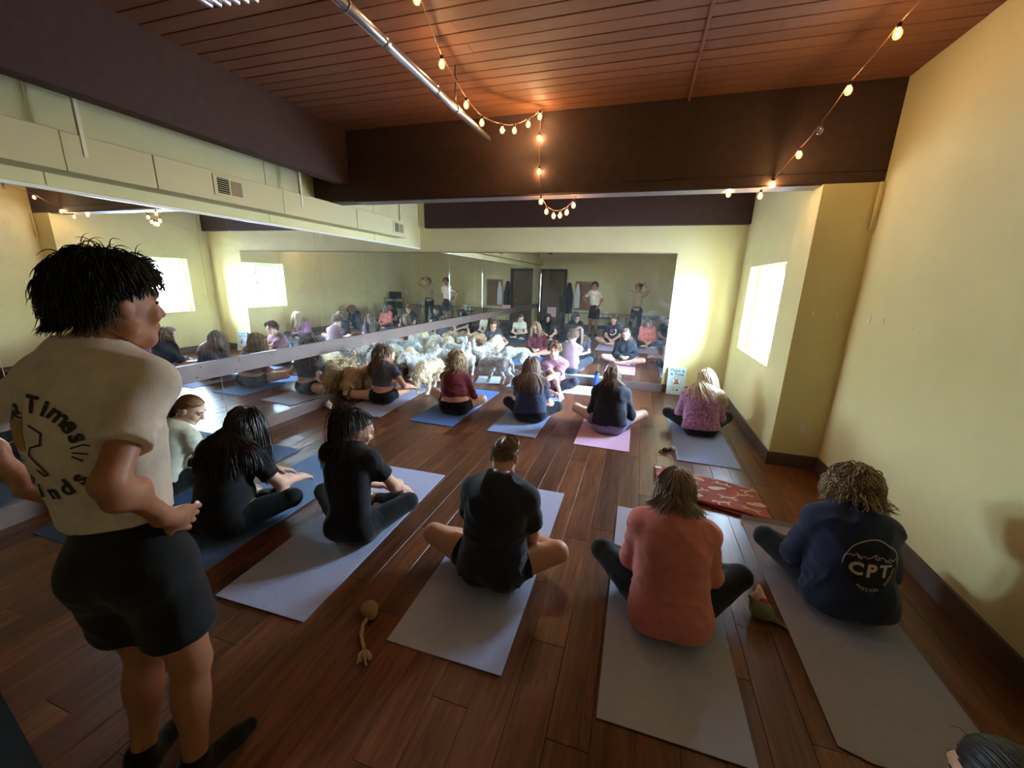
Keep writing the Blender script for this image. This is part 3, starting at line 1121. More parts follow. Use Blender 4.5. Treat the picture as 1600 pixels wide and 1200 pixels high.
    for i in range(2):
        fa = [cone(el[i] * 0.3 + wr[i] * 0.7, wr[i], 0.03 * arm_r, 0.025 * arm_r, 0.02)]
        parts.append(sdf_mesh(handP[i] + fa, 0.0040, smooth=1))
    V = np.concatenate([q[0] for q in parts])
    o_ = 0
    Fs = []
    for q in parts:
        Fs.append(q[1] + o_)
        o_ += len(q[0])
    if sit:
        V[:, 2] = np.maximum(V[:, 2], 0.0095 - base[2])
    me = np_mesh('person', V, np.concatenate(Fs))
    root = link('person', me, None, skin_mat(skin))
    root.location = base
    setp(root, label, 'person')
    p.root = root
    # face pieces
    h = lambda a, b, c: hc + (HB[0] * a + HB[1] * b + HB[2] * c) * sc
    if face:
        for q in (-1, 1):
            V, F = sdf_mesh([ell(h(q * 0.031, 0.0815, 0.012), A(0.013, 0.007, 0.0065) * sc, HB, 0.01)], 0.003, smooth=0)
            link('eye', np_mesh('eye', V, F), root, M_eye)
            V, F = sdf_mesh([cone(h(q * 0.018, 0.089, 0.034), h(q * 0.034, 0.086, 0.039), 0.0045, 0.004, 0.01), cone(h(q * 0.034, 0.086, 0.039), h(q * 0.050, 0.074, 0.032), 0.004, 0.0025, 0.01)], 0.003, smooth=0)
            link('eyebrow', np_mesh('eyebrow', V, F), root, cloth_mat(brow))
        V, F = sdf_mesh([cone(h(-0.021, 0.0895, -0.057), h(0.021, 0.0895, -0.057), 0.0055, 0.0055, 0.004),
                         cone(h(-0.014, 0.089, -0.0665), h(0.014, 0.089, -0.0665), 0.006, 0.006, 0.004)], 0.0032, smooth=1)
        link('lips', np_mesh('lips', V, F), root, M_lip)
    if bottom: make_bottom(p, vox, **bottom)
    if top: make_top(p, vox, **top)
    if hair: make_hair(p, **hair)
    if shoes:
        for i in range(2):
            fd = nrm(A(*feet[i]))
            a = an[i]
            V, F = sdf_mesh(grow(footP[i] + [cone(a, a + A(0, 0, 0.05), 0.036, 0.036, 0.03)], 0.010) + [], 0.007,
                            clips=[(a + A(0, 0, 0.075), A(0, 0, 1))])
            ob = link('shoe', np_mesh('shoe', V, F), root, cloth_mat(shoes))
    return p

def limb_cut(a, b, t):
    return (a + (b - a) * t, nrm(b - a))

def make_top(p, vox, col=(40, 40, 48), sleeve='short', loose=0.014, hem=0.02, amp=0.008, fold=(9, 9, 14), seed=1, slen=0.55,
             neck_r=0.066, name='shirt', low=0.0, hood=False, material=None, cuffs=True, collar_drop=0.0, belly=0.0, slr=0.060):
    pr = grow(p.torso, loose)
    L = p.L
    if low:
        pr.append(ell(p.at(0.10, 0.01), A(0.155 + loose * 1.2, 0.13 + loose, 0.12), p.TB, 0.06))
    if belly:
        pr.append(ell(p.at(0.3, 0.02), A(0.15 + belly, 0.12 + belly, 0.17), p.TB, 0.06))
    pr.append(('k', p.pel + p.spine * hem, -p.spine))
    for i in range(2):
        a, e, w = p.sh[i], p.el[i], p.wr[i]
        if sleeve == 'short':
            c = limb_cut(a, e, slen)
            pr.append(cone(a, a + (e - a) * (slen + 0.25), slr + loose * 0.3, slr * 0.87 + loose, 0.035, c))
        elif sleeve == 'long':
            pr.append(cone(a, e, 0.056 + loose * 0.5, 0.047 + loose * 0.8, 0.035))
            pr.append(cone(e, w, 0.046 + loose * 0.8, 0.032 + loose * 0.7, 0.025, limb_cut(e, w, 0.97)))
    if hood:
        c = p.neck - p.tf * 0.085 - p.spine * 0.05
        pr.append(ell(c, A(0.105, 0.045, 0.085), p.TB, 0.03))
        pr.append(cone(c + p.sdv * 0.09 + p.tf * 0.04, c - p.sdv * 0.09 + p.tf * 0.04, 0.035, 0.035, 0.03))
    clips = []
    nd = nrm(p.hc - p.neck)
    subs = [cone(p.neck + p.spine * (0.030 - collar_drop) + p.tf * 0.012, p.neck + nd * 0.14, neck_r, neck_r + 0.02, 0.01)]
    V, F = sdf_mesh(pr, vox, clips=clips, subs=subs)
    V = folds(V, F, amp, fold, seed)
    if p.pel[2] + p.base[2] < 0.3:
        V[:, 2] = np.maximum(V[:, 2], 0.0092 - p.base[2])
    me = np_mesh(name, V, F)
    p.top = link(name, me, p.root, material or cloth_mat(col))
    p.topVF = (V, F)
    p.cloth = pr

def make_bottom(p, vox, col=(22, 22, 26), kind='leggings', cut=0.5, waist=0.10, loose=0.006, amp=0.003, seed=3, name=None, material=None, flare=0.0):
    pr = grow(p.torso[:3], loose)
    wp = p.pel + p.spine * waist
    pr.append(ell(p.pel + p.spine * waist * 0.8, p.torso[3][2] * A(1, 1, 0.6) + loose, p.TB, 0.05))
    pr.append(('k', wp, p.spine))
    for i in range(2):
        h, k, a = p.hip[i], p.kn[i], p.an[i]
        th, sk, cf = p.legs[i]
        if kind == 'shorts':
            c = limb_cut(h, k, cut)
            r1 = th[3] * (1 - cut) + th[4] * cut
            pr.append(cone(h, k, th[3] + loose, th[4] + loose + flare, 0.05, c))
        else:
            pr.append(cone(h, k, th[3] + loose, th[4] + loose, 0.05))
            pr.append(cone(k, a, sk[3] + loose, sk[4] + loose, 0.025, limb_cut(k, a, cut if cut > 0.6 else 0.95)))
            pr.append(ell(cf[1], cf[2] + loose, cf[3], 0.03))
    V, F = sdf_mesh(pr, vox)
    V = folds(V, F, amp, (12, 12, 16), seed)
    if p.pel[2] + p.base[2] < 0.3:
        V[:, 2] = np.maximum(V[:, 2], 0.0090 - p.base[2])
    nm = name or kind
    link(nm, np_mesh(nm, V, F), p.root, material or cloth_mat(col))

# ---- hair: strands that slide over the scalp and the clothes
HAIRM = {}
def hair_mat(d, l):
    if (d, l) not in HAIRM:
        HAIRM[(d, l)] = tone_mat('hair', srgb(*d), srgb(*l), 0.42, 0.45)
    return HAIRM[(d, l)]

def strands_mesh(paths, r0, r1, tone, seg=3):
    """paths (N,S,3) -> tubes"""
    N, S, _ = paths.shape
    T = np.gradient(paths, axis=1)
    T /= np.linalg.norm(T, axis=2)[..., None] + 1e-9
    ref = np.zeros_like(T)
    ref[..., 2] = 1
    bad = np.abs(T[..., 2]) > 0.95
    ref[bad] = (1, 0, 0)
    X = np.cross(T, ref)
    X /= np.linalg.norm(X, axis=2)[..., None] + 1e-9
    Y = np.cross(T, X)
    t = np.linspace(0, 1, S)
    rad = (r0 * (1 - t ** 2.2) + r1 * t ** 2.2)
    rad = rad * np.minimum(1, 0.55 + t * 4)
    V = np.zeros((N, S, seg, 3))
    for k in range(seg):
        a = 2 * PI * k / seg
        V[:, :, k] = paths + rad[None, :, None] * (math.cos(a) * X + math.sin(a) * Y)
    idx = np.arange(N * S * seg).reshape(N, S, seg)
    F = []
    for k in range(seg):
        k2 = (k + 1) % seg
        F.append(np.stack([idx[:, :-1, k], idx[:, :-1, k2], idx[:, 1:, k2], idx[:, 1:, k]], -1).reshape(-1, 4))
    tn = np.repeat(tone, S * seg)
    return V.reshape(-1, 3), np.concatenate(F), tn

def make_hair(p, style='long', dark=(40, 28, 22), light=(90, 65, 48), n=520, length=0.4, wave=0.008, wfreq=16, seed=1, tie=(0, -0.10, 0.02), thick=0.0050,
              vol=1.0, side=0.0, bun_r=0.042, curl=0.0, tail=0.3, tail_r=0.02, forward=0.0, stepn=16, part=0.0, tail_dir=None, hl=0.0, wisps=25):
    rs = np.random.RandomState(seed)
    s, f, u = p.HB
    sc = p.sc
    ctr = p.hc + (u * 0.028 - f * 0.012) * sc
    R = A(0.0765, 0.098, 0.096) * sc
    H = np.stack([s, f, u])
    toW = lambda q: ctr + q @ H
    loc = lambda P: (P - ctr) @ H.T
    # hairline: plane from forehead to nape
    pn = nrm(A(0, 0.638, -0.77))
    pp = A(0, 0.083 + hl, 0.064 - hl * 0.3) * sc
    capP = [ell(ctr, R * (1.035 + 0.02 * vol), H, 0.02)]
    npl = s * pn[0] + f * pn[1] + u * pn[2]
    capV, capF = sdf_mesh(capP, 0.006, clips=[(toW(pp - pn * 0.012), npl)])
    # roots
    def roots(m, lim=0.0):
        out = []
        while len(out) < m:
            q = rs.normal(size=3)
            q /= np.linalg.norm(q)
            x = q * R * 1.02
            if (x - pp) @ pn < -0.004 + lim + 0.007 * rs.normal():
                out.append(x)
        return np.array(out)
    obst = [ell(ctr, R * 1.0, H, 0.02), ell(p.hc + f * 0.13 - u * 0.03, A(0.070, 0.14, 0.15), H, 0.01)] + p.nk + (p.cloth if hasattr(p, 'cloth') else p.torso)
    grav = A(0, 0, -1.0)
    def relax(P, m):
        d = sdf_eval(obst, P)
        bad = d < m
        if bad.any():
            X = P[bad]
            e = 0.004
            g = np.stack([sdf_eval(obst, X + e * np.eye(3)[i]) - d[bad] for i in range(3)], 1)
            g /= np.linalg.norm(g, axis=1)[:, None] + 1e-9
            P[bad] = X + g * (m[bad] - d[bad])[:, None]
        return P
    def simulate(P, D, ln, S, marg, stiff=0.55, gdir=grav):
        out = [P.copy()]
        ds = ln / (S - 1)
        for i in range(S - 1):
            D = D * stiff + gdir * (1 - stiff)
            D /= np.linalg.norm(D, axis=1)[:, None] + 1e-9
            Q = P + D * ds[:, None]
            Q = relax(Q, marg)
            D = Q - P
            D /= np.linalg.norm(D, axis=1)[:, None] + 1e-9
            P = P + D * ds[:, None]
            P = relax(P, marg * 0.9)
            out.append(P.copy())
        return np.stack(out, 1)
    def wavy(paths, amp, fr, ramp=0.35):
        N, S, _ = paths.shape
        T = np.gradient(paths, axis=1)
        T /= np.linalg.norm(T, axis=2)[..., None] + 1e-9
        X = np.cross(T, u)
        X /= np.linalg.norm(X, axis=2)[..., None] + 1e-9
        Y = np.cross(T, X)
        ln = np.concatenate([np.zeros((N, 1)), np.cumsum(np.linalg.norm(np.diff(paths, axis=1), axis=2), 1)], 1)
        cl = rs.randint(0, max(6, N // 9), N)
        ph = (cl * 2.399)[:, None]
        rampv = np.clip(np.linspace(0, 1, S) / ramp, 0, 1)[None, :]
        a = amp * rampv * (0.6 + 0.8 * ((cl * 0.618) % 1.0))[:, None]
        fq = fr * (0.8 + 0.4 * ((cl * 0.37) % 1.0))[:, None]
        return paths + X * (a * np.sin(ln * fq * 2 + ph))[..., None] + Y * (a * 0.8 * np.cos(ln * fq * 2 + ph * 1.3))[..., None]
    groups = []
    if style in ('long', 'bob', 'curly'):
        rt = roots(n)
        if part is not None:
            # most strands start near the top and flow outwards
            k = int(n * 0.55)
            rt[:k, 2] = np.abs(rt[:k, 2])
        D = rt.copy()
        D[:, 0] = D[:, 0] - part * 0.03
        D[:, 1] = D[:, 1] * 0.8 - 0.01 + forward * 0.02
        D[:, 2] = -0.01
        fr_ = rt[:, 1] > 0.02
        D[fr_, 0] += np.where(rt[fr_, 0] >= 0, 0.06, -0.06)
        D[fr_, 1] -= 0.05
        D = D @ H
        D /= np.linalg.norm(D, axis=1)[:, None]
        P = toW(rt)
        down = np.clip((R[2] - rt[:, 2]) / (2 * R[2]), 0, 1)
        ln = length * (1.0 - 0.35 * down) * (0.88 + 0.2 * rs.rand(n))
        marg = (0.004 + 0.020 * rs.rand(n)) * vol
        gd = nrm(grav + (s * side * 0.35))
        pts = simulate(P, D, ln, stepn, marg, 0.5, gd)
        if style == 'curly':
            pts = wavy(pts, wave, wfreq, 0.25)
        else:
            pts = wavy(pts, wave, wfreq)
        groups.append((pts, thick, thick * 0.35))
    elif style == 'short':
        rt = roots(n)
        nn = rt / (R ** 2)
        nn /= np.linalg.norm(nn, axis=1)[:, None]
        D = nn * 0.55 + A(0.1, 0.55, -0.35) * 0.6 + rs.normal(size=(n, 3)) * 0.32
        bk = rt[:, 1] < 0
        D[bk] = nn[bk] * 0.6 + A(0, -0.25, -0.75) * 0.6 + rs.normal(size=(bk.sum(), 3)) * 0.28
        D = D @ H
        D /= np.linalg.norm(D, axis=1)[:, None]
        ln = length * (0.6 + 0.7 * rs.rand(n))
        ln *= np.where(rt[:, 1] > -0.03, np.clip(0.22 + 0.9 * (rt[:, 2] + 0.01) / 0.07, 0.18, 1.2), 1.0)
        pts = simulate(toW(rt), D, ln, 9, 0.004 + 0.03 * vol * rs.rand(n), 0.72)
        pts = wavy(pts, wave, wfreq)
        groups.append((pts, thick, thick * 0.2))
    if style in ('pony', 'bun', 'half'):
        tl = nrm(A(*tie)) * 1.0
        tie_s = tl * R * 1.06
        rt = roots(n, 0.0)
        if style == 'half':
            rt = rt[rt[:, 2] > -0.015]
        m = len(rt)
        S = 12
        t = np.linspace(0, 1, S)
        a = rt / R
        a /= np.linalg.norm(a, axis=1)[:, None]
        b = tl / R
        b = b / np.linalg.norm(b)
        dots = np.clip(a @ b, -1, 1)
        om = np.arccos(dots)
        so = np.sin(om) + 1e-6
        pts = (np.sin((1 - t)[None, :] * om[:, None]) / so[:, None])[..., None] * a[:, None, :] + (np.sin(t[None, :] * om[:, None]) / so[:, None])[..., None] * b
        lift = 1.03 + 0.035 * vol * np.sin(t * PI)[None, :] * rs.rand(m)[:, None] + 0.03 * t[None, :] * rs.rand(m)[:, None]
        pts = pts * R * lift[..., None]
        pts = ctr + pts @ H
        groups.append((pts, thick, thick * 0.6))
        tw_ = toW(tie_s)
        td = (tl @ H)
        if style in ('pony', 'half'):
            k = int(n * 0.45)
            off = rs.normal(size=(k, 3)) * tail_r * 0.6
            D = np.tile(td * 0.8 + u * 0.2, (k, 1)) + rs.normal(size=(k, 3)) * 0.22
            D /= np.linalg.norm(D, axis=1)[:, None]
            ln = tail * (0.8 + 0.3 * rs.rand(k))
            gd = grav if tail_dir is None else nrm(A(*tail_dir))
            pt = simulate(tw_ + td * 0.01 + off, D, ln, stepn, 0.004 + tail_r * 1.1 * rs.rand(k), 0.62, gd)
            pt = wavy(pt, wave, wfreq)
            groups.append((pt, thick, thick * 0.3))
            V, F = sdf_mesh([cone(tw_ - td * 0.004, tw_ + td * 0.02, 0.016, 0.015, 0.01)], 0.005)
            link('hair_tie', np_mesh('hair_tie', V, F), p.root, cloth_mat((60, 52, 56)))
        if style == 'half':
            k = int(n * 0.5)
            r2 = roots(k * 4)
            r2 = r2[r2[:, 2] < 0.01][:k]
            k = len(r2)
            D = np.tile(-u, (k, 1)) + rs.normal(size=(k, 3)) * 0.1
            pt = simulate(toW(r2), D, length * (0.8 + 0.3 * rs.rand(k)), stepn, 0.004 + 0.016 * rs.rand(k), 0.5)
            groups.append((wavy(pt, wave, wfreq), thick, thick * 0.3))
        if style == 'bun':
            k = int(n * 0.4)
            c = tw_ + td * bun_r * 0.75
            S = 16
            ph = rs.rand(k) * 2 * PI
            t = np.linspace(0, 1, S)
            e1 = nrm(np.cross(td, u))
            e2 = np.cross(td, e1)
            ang = ph[:, None] + t[None, :] * 3.4
            lat = (rs.rand(k) * 1.7 - 0.75)[:, None] + 0.25 * np.sin(ang * 2)
            rr = bun_r * (0.9 + 0.14 * rs.rand(k))[:, None]
            pt = c + rr[..., None] * (np.cos(lat)[..., None] * (np.cos(ang)[..., None] * e1 + np.sin(ang)[..., None] * e2) + 0.85 * np.sin(lat)[..., None] * td)
            groups.append((pt, thick, thick * 0.8))
            bv, bf = sdf_mesh([ell(c, A(bun_r, bun_r, bun_r) * 0.9)], 0.006)
            o_ = len(capV)
            capV = np.concatenate([capV, bv])
            capF = np.concatenate([capF, bf + o_])
        # loose wisps
        k = max(4, n // wisps)
        r2 = roots(k)
        D = (r2 / R) @ H + rs.normal(size=(k, 3)) * 0.5
        D /= np.linalg.norm(D, axis=1)[:, None]
        pt = simulate(toW(r2 * 1.03), D, 0.03 + 0.04 * rs.rand(k), 8, np.full(k, 0.004), 0.75)
        groups.append((pt, thick * 0.3, thick * 0.1))
    Vs = [capV]
    Fs = [capF]
    Ts = [np.full(len(capV), 0.32)]
    o_ = len(capV)
    for pts, r0, r1 in groups:
        n_ = len(pts)
        tone = np.clip(rs.beta(1.6, 2.2, n_) + 0.25 * (vnoise(pts[:, 0] * 40, seed) - 0.5), 0, 1)
        v, ff, tn = strands_mesh(pts, r0, r1, tone)
        Vs.append(v)
        Fs.append(ff + o_)
        Ts.append(tn)
        o_ += len(v)
    me = np_mesh('hair', np.concatenate(Vs), np.concatenate(Fs), True, np.concatenate(Ts))
    link('hair', me, p.root, hair_mat(dark, light))

def seated(label, pel, neck, hc, fdir, kl, kr, yaw=0.0, hands=None, **kw):
    """cross-legged on a mat; ankles crossed in front of the pelvis"""
    pel = A(*pel)
    fy = A(math.sin(yaw), math.cos(yaw), 0)
    s = A(math.cos(yaw), -math.sin(yaw), 0)
    kn = [A(*kl), A(*kr)]
    ank = []
    feet = []
    for i, q in enumerate((-1, 1)):
        tgt = pel + fy * (0.34 + 0.03 * q) - s * q * 0.06
        tgt[2] = 0.058 + (0.035 if q > 0 else 0)
        d = tgt - kn[i]
        l = np.linalg.norm(d)
        a = kn[i] + d / l * min(max(l, 0.36), 0.42)
        a[2] = tgt[2]
        ank.append(a)
        fd = nrm(A(d[0], d[1], 0)) * 0.9 + fy * 0.3
        feet.append((fd[0], fd[1], 0.12))
    if kw.get('ankles_') is not None:
        ank = [A(*v) for v in kw.pop('ankles_')]
        feet = kw.pop('feet_')
    if hands is None:
        hands = [pel + fy * 0.33 + s * q * 0.07 + A(0, 0, 0.10) for q in (-1, 1)]
    kw['sh_w'] = kw.get('sh_w', 0.165) * 0.95
    p_ = build_person(label, (pel[0], pel[1], 0.0), pel, neck, hc, fdir, yaw=yaw, knees=kn, ankles=ank, feet=feet, hands=hands, **kw)
    p_.root['group'] = 'people sitting cross legged on the yoga mats'
    return p_

def fd(yaw_deg, pitch_deg):
    y, q = math.radians(yaw_deg), math.radians(pitch_deg)
    return A(math.sin(y) * math.cos(q), math.cos(y) * math.cos(q), math.sin(q))

MZ = 0.006   # mat thickness
SK1 = (226, 176, 150)
SK2 = (214, 160, 132)
SK3 = (176, 118, 88)
# near row
P6 = seated('woman in a salmon long sleeved top seen from behind, straight ash brown bob', (0.31, 1.92, 0.115), (0.275, 1.985, 0.655), (0.28, 2.085, 0.705), fd(0, -38),
            (-0.07, 2.22, 0.18), (0.70, 2.24, 0.18), skin=SK1, girth=1.12, sh_w=0.162, vox=0.008,
            top=dict(col=(226, 134, 124), sleeve='long', loose=0.020, hem=-0.075, amp=0.009, seed=4, low=1, fold=(8, 8, 11)),
            bottom=dict(kind='leggings', col=(20, 21, 26)),
            hair=dict(style='bob', dark=(98, 78, 62), light=(178, 152, 128), n=3000, length=0.185, wave=0.002, wfreq=10, seed=3, vol=0.95, thick=0.0030))
P5 = seated('woman in a loose navy tee and black shorts with her hair in a brown bun', (-0.69, 1.93, 0.115), (-0.672, 2.0, 0.66), (-0.685, 2.10, 0.745), fd(-3, -32),
            (-1.13, 2.02, 0.17), (-0.33, 2.10, 0.18), skin=SK2, girth=1.10, sh_w=0.17, vox=0.008, leg_r=1.1,
            top=dict(col=(38, 40, 52), sleeve='short', loose=0.026, hem=-0.03, amp=0.017, seed=9, slen=0.72, low=1, fold=(7, 7, 10)),
            bottom=dict(kind='shorts', col=(16, 16, 19), cut=0.42, flare=0.01),
            hair=dict(style='bun', dark=(86, 64, 50), light=(178, 142, 112), n=2000, tie=(0.05, -0.095, 0.035), seed=5, bun_r=0.050, thick=0.0024, wisps=70))
P7 = seated('woman in a navy sweatshirt lettered CPT on its back, short curly hair', (1.28, 2.38, 0.115), (1.245, 2.455, 0.60), (1.27, 2.55, 0.67), fd(4, -35),
            (0.95, 2.72, 0.18), (1.60, 2.72, 0.17), skin=SK1, girth=1.12, sh_w=0.165, vox=0.008,
            top=dict(col=(38, 46, 74), sleeve='long', loose=0.030, hem=-0.05, amp=0.019, seed=14, low=1, fold=(7, 7, 9)),
            bottom=dict(kind='leggings', col=(28, 31, 42)),
            hair=dict(style='curly', dark=(104, 84, 62), light=(206, 176, 138), n=1500, length=0.17, wave=0.014, wfreq=24, seed=8, vol=1.9, thick=0.0034))
P4 = seated('woman all in black with a long dark ponytail, looking to her right', (-1.74, 1.99, 0.115), (-1.79, 2.07, 0.685), (-1.765, 2.14, 0.75), fd(38, -26),
            (-2.18, 2.20, 0.17), (-1.49, 2.30, 0.17), skin=SK1, girth=1.05, sh_w=0.16, vox=0.008, hands=[(-1.80, 2.36, 0.22), (-1.58, 2.40, 0.20)],
            top=dict(col=(24, 24, 28), sleeve='short', loose=0.012, hem=-0.06, amp=0.006, seed=21, slen=0.62),
            bottom=dict(kind='leggings', col=(18, 18, 22)),
            hair=dict(style='pony', dark=(22, 18, 18), light=(66, 54, 50), n=2200, tie=(-0.02, -0.09, 0.055), seed=11, tail=0.40, tail_r=0.012, thick=0.0024, wisps=260, wave=0.003))
P3 = seated('woman in a black tee with very long loose black hair, bent forward', (-2.65, 1.74, 0.115), (-2.70, 1.93, 0.62), (-2.67, 2.03, 0.705), fd(18, -32),
            (-3.05, 2.02, 0.17), (-2.32, 2.04, 0.18), skin=SK1, girth=1.22, sh_w=0.175, vox=0.008, hands=[(-2.70, 2.24, 0.24), (-2.45, 2.25, 0.22)], arm_r=1.12,
            top=dict(col=(26, 25, 29), sleeve='short', loose=0.016, hem=-0.06, amp=0.007, seed=25, slen=0.72, low=1),
            bottom=dict(kind='leggings', col=(17, 17, 20)),
            hair=dict(style='long', dark=(20, 17, 18), light=(74, 62, 60), n=1500, length=0.55, wave=0.006, wfreq=9, seed=15, vol=1.1, thick=0.0036))
P2 = seated('woman in a pale top with a low light brown ponytail, partly behind the standing man', (-3.55, 1.98, 0.115), (-3.545, 2.12, 0.57), (-3.49, 2.205, 0.665), fd(62, -34),
            (-3.86, 2.25, 0.17), (-3.2, 2.25, 0.17), skin=(236, 196, 172), girth=0.95, sh_w=0.155,
            top=dict(col=(226, 230, 212), sleeve='short', loose=0.012, hem=0.02, amp=0.006, seed=31, slen=0.4, collar_drop=0.02),
            bottom=dict(kind='leggings', col=(26, 28, 34)),
            hair=dict(style='pony', dark=(110, 78, 52), light=(190, 150, 108), n=500, tie=(0, -0.10, -0.035), seed=17, tail=0.22, tail_r=0.018, thick=0.0042))
# far row
P8 = seated('woman in a grey crop top and black shorts with a long wavy ponytail', (-3.43, 4.73, 0.115), (-3.43, 4.80, 0.60), (-3.415, 4.885, 0.69), fd(28, -28),
            (-3.84, 4.62, 0.12), (-3.22, 5.14, 0.18), skin=(232, 180, 152), girth=0.98, sh_w=0.16, hands=[(-3.55, 5.15, 0.22), (-3.12, 5.0, 0.22)],
            ankles_=[(-3.60, 4.98, 0.06), (-3.40, 5.30, 0.07)], feet_=[(0.7, 0.5, 0.1), (-0.8, 0.4, 0.1)],
            top=dict(col=(92, 94, 116), sleeve='short', loose=0.010, hem=0.15, amp=0.006, seed=35, slen=0.45),
            bottom=dict(kind='shorts', col=(18, 18, 22), cut=0.30, waist=0.09),
            hair=dict(style='pony', dark=(66, 48, 38), light=(172, 140, 112), n=520, tie=(-0.01, -0.095, 0.04), seed=19, tail=0.48, tail_r=0.026, thick=0.0046, wave=0.012, wfreq=16))
P9 = seated('woman in a ruched maroon long sleeved top with wavy blonde hair', (-2.27, 4.73, 0.115), (-2.31, 4.80, 0.58), (-2.325, 4.885, 0.71), fd(5, -24),
            (-2.72, 5.02, 0.17), (-1.97, 4.96, 0.17), skin=(234, 184, 158), girth=1.28, sh_w=0.17,
            top=dict(col=(122, 50, 62), sleeve='long', loose=0.010, hem=0.13, amp=0.012, seed=41, fold=(5, 5, 26)),
            bottom=dict(kind='shorts', col=(20, 20, 24), cut=0.38, waist=0.07),
            hair=dict(style='long', dark=(122, 92, 66), light=(226, 200, 160), n=620, length=0.30, wave=0.014, wfreq=17, seed=23, vol=1.3, thick=0.0052))
P10 = seated('woman in a slate blue tee with long straight highlighted hair down her back', (-1.23, 4.83, 0.115), (-1.275, 4.91, 0.565), (-1.29, 4.99, 0.675), fd(0, -30),
             (-1.60, 5.0, 0.17), (-0.92, 5.04, 0.17), skin=(232, 184, 158), girth=1.28, sh_w=0.175, arm_r=1.1,
             top=dict(col=(62, 70, 98), sleeve='short', loose=0.014, hem=0.0, amp=0.006, seed=45, slen=0.62),
             bottom=dict(kind='leggings', col=(30, 31, 38)),
             hair=dict(style='long', dark=(88, 66, 56), light=(196, 168, 148), n=620, length=0.50, wave=0.004, wfreq=9, seed=27, vol=1.1, thick=0.005))
def stripe_mat():
    m, n, b, out = node_mat('striped_cotton')
    b.inputs['Roughness'].default_value = 0.85
    tcn = n.nodes.new('ShaderNodeTexCoord')
    wv = n.nodes.new('ShaderNodeTexWave')
    wv.wave_type = 'BANDS'
    wv.bands_direction = 'Z'
    wv.inputs['Scale'].default_value = 16
    wv.inputs['Distortion'].default_value = 0.6
    n.links.new(tcn.outputs['Object'], wv.inputs['Vector'])
    cr = n.nodes.new('ShaderNodeValToRGB')
    cr.color_ramp.interpolation = 'CONSTANT'
    cr.color_ramp.elements[0].color = (*srgb(52, 56, 110), 1)
    cr.color_ramp.elements[1].position = 0.55
    cr.color_ramp.elements[1].color = (*srgb(196, 192, 226), 1)
    n.links.new(wv.outputs[0], cr.inputs[0])
    n.links.new(cr.outputs[0], b.inputs['Base Color'])
    return m
M_stripe = stripe_mat()
P11 = seated('woman in a baggy black sweatshirt and striped shorts, half tied brown hair', (-0.21, 4.77, 0.115), (-0.225, 4.84, 0.575), (-0.235, 4.93, 0.70), fd(-2, -26),
             (-0.67, 5.06, 0.18), (0.18, 5.13, 0.17), skin=(234, 188, 164), girth=1.02, sh_w=0.165,
             top=dict(col=(34, 35, 44), sleeve='long', loose=0.034, hem=0.0, amp=0.016, seed=49, fold=(6, 6, 8), low=0, belly=0.03),
             bottom=dict(kind='shorts', cut=0.36, loose=0.012, material=M_stripe),
             hair=dict(style='half', dark=(76, 56, 48), light=(190, 158, 136), n=560, tie=(0, -0.1, 0.01), seed=33, tail=0.16, tail_r=0.026, length=0.2, thick=0.005, wave=0.006))
M_fleece = mat('fleece', srgb(206, 150, 196), 0.95, col2=srgb(110, 52, 112), vscale=42, bump=0.6, bscale=130, sheen=0.5)
P12 = seated('woman in a pink leopard fleece with long blonde hair over one shoulder', (0.86, 5.10, 0.115), (0.835, 5.19, 0.56), (0.865, 5.28, 0.655), fd(12, -32),
             (0.49, 5.33, 0.18), (1.20, 5.42, 0.17), skin=(236, 192, 168), girth=1.08, sh_w=0.17,
             top=dict(col=(206, 150, 196), sleeve='long', loose=0.030, hem=-0.03, amp=0.014, seed=53, fold=(7, 7, 9), hood=True, material=M_fleece),
             bottom=dict(kind='leggings', col=(28, 29, 35)),
             hair=dict(style='long', dark=(190, 156, 118), light=(246, 226, 186), n=1000, length=0.46, wave=0.005, wfreq=9, seed=37, vol=1.0, side=1.1, part=0.4, thick=0.005))
P13 = seated('woman in a mauve tee facing the camera by the back mirror, short curly hair', (-1.25, 6.33, 0.115), (-1.225, 6.245, 0.60), (-1.225, 6.165, 0.735), fd(176, -14),
             (-0.86, 6.10, 0.27), (-1.62, 6.10, 0.17), yaw=PI - 0.12, skin=(236, 190, 166), girth=1.16, sh_w=0.17, hands=[(-1.07, 5.96, 0.13), (-1.36, 5.98, 0.2)],
             top=dict(col=(158, 120, 132), sleeve='short', loose=0.014, hem=0.0, amp=0.007, seed=57, slen=0.6, collar_drop=0.02),
             bottom=dict(kind='leggings', col=(66, 68, 80)),
             hair=dict(style='curly', dark=(86, 62, 46), light=(176, 140, 104), n=700, length=0.085, wave=0.010, wfreq=30, seed=43, vol=1.2, thick=0.005, hl=-0.012))
P14 = seated('dark haired person at the bottom right corner beside the camera', (0.86, 0.72, 0.115), (0.86, 0.80, 0.62), (0.865, 0.905, 0.715), fd(-8, -24),
             (0.45, 1.0, 0.17), (1.27, 1.0, 0.17), skin=SK1, girth=1.05, vox=0.01,
             top=dict(col=(30, 30, 36), sleeve='short', loose=0.014, hem=-0.05, seed=61),
             bottom=dict(kind='leggings', col=(20, 20, 24)),
             hair=dict(style='pony', dark=(18, 16, 18), light=(52, 44, 44), n=900, wisps=150, tie=(0, -0.1, -0.03), seed=47, tail=0.3, thick=0.003))
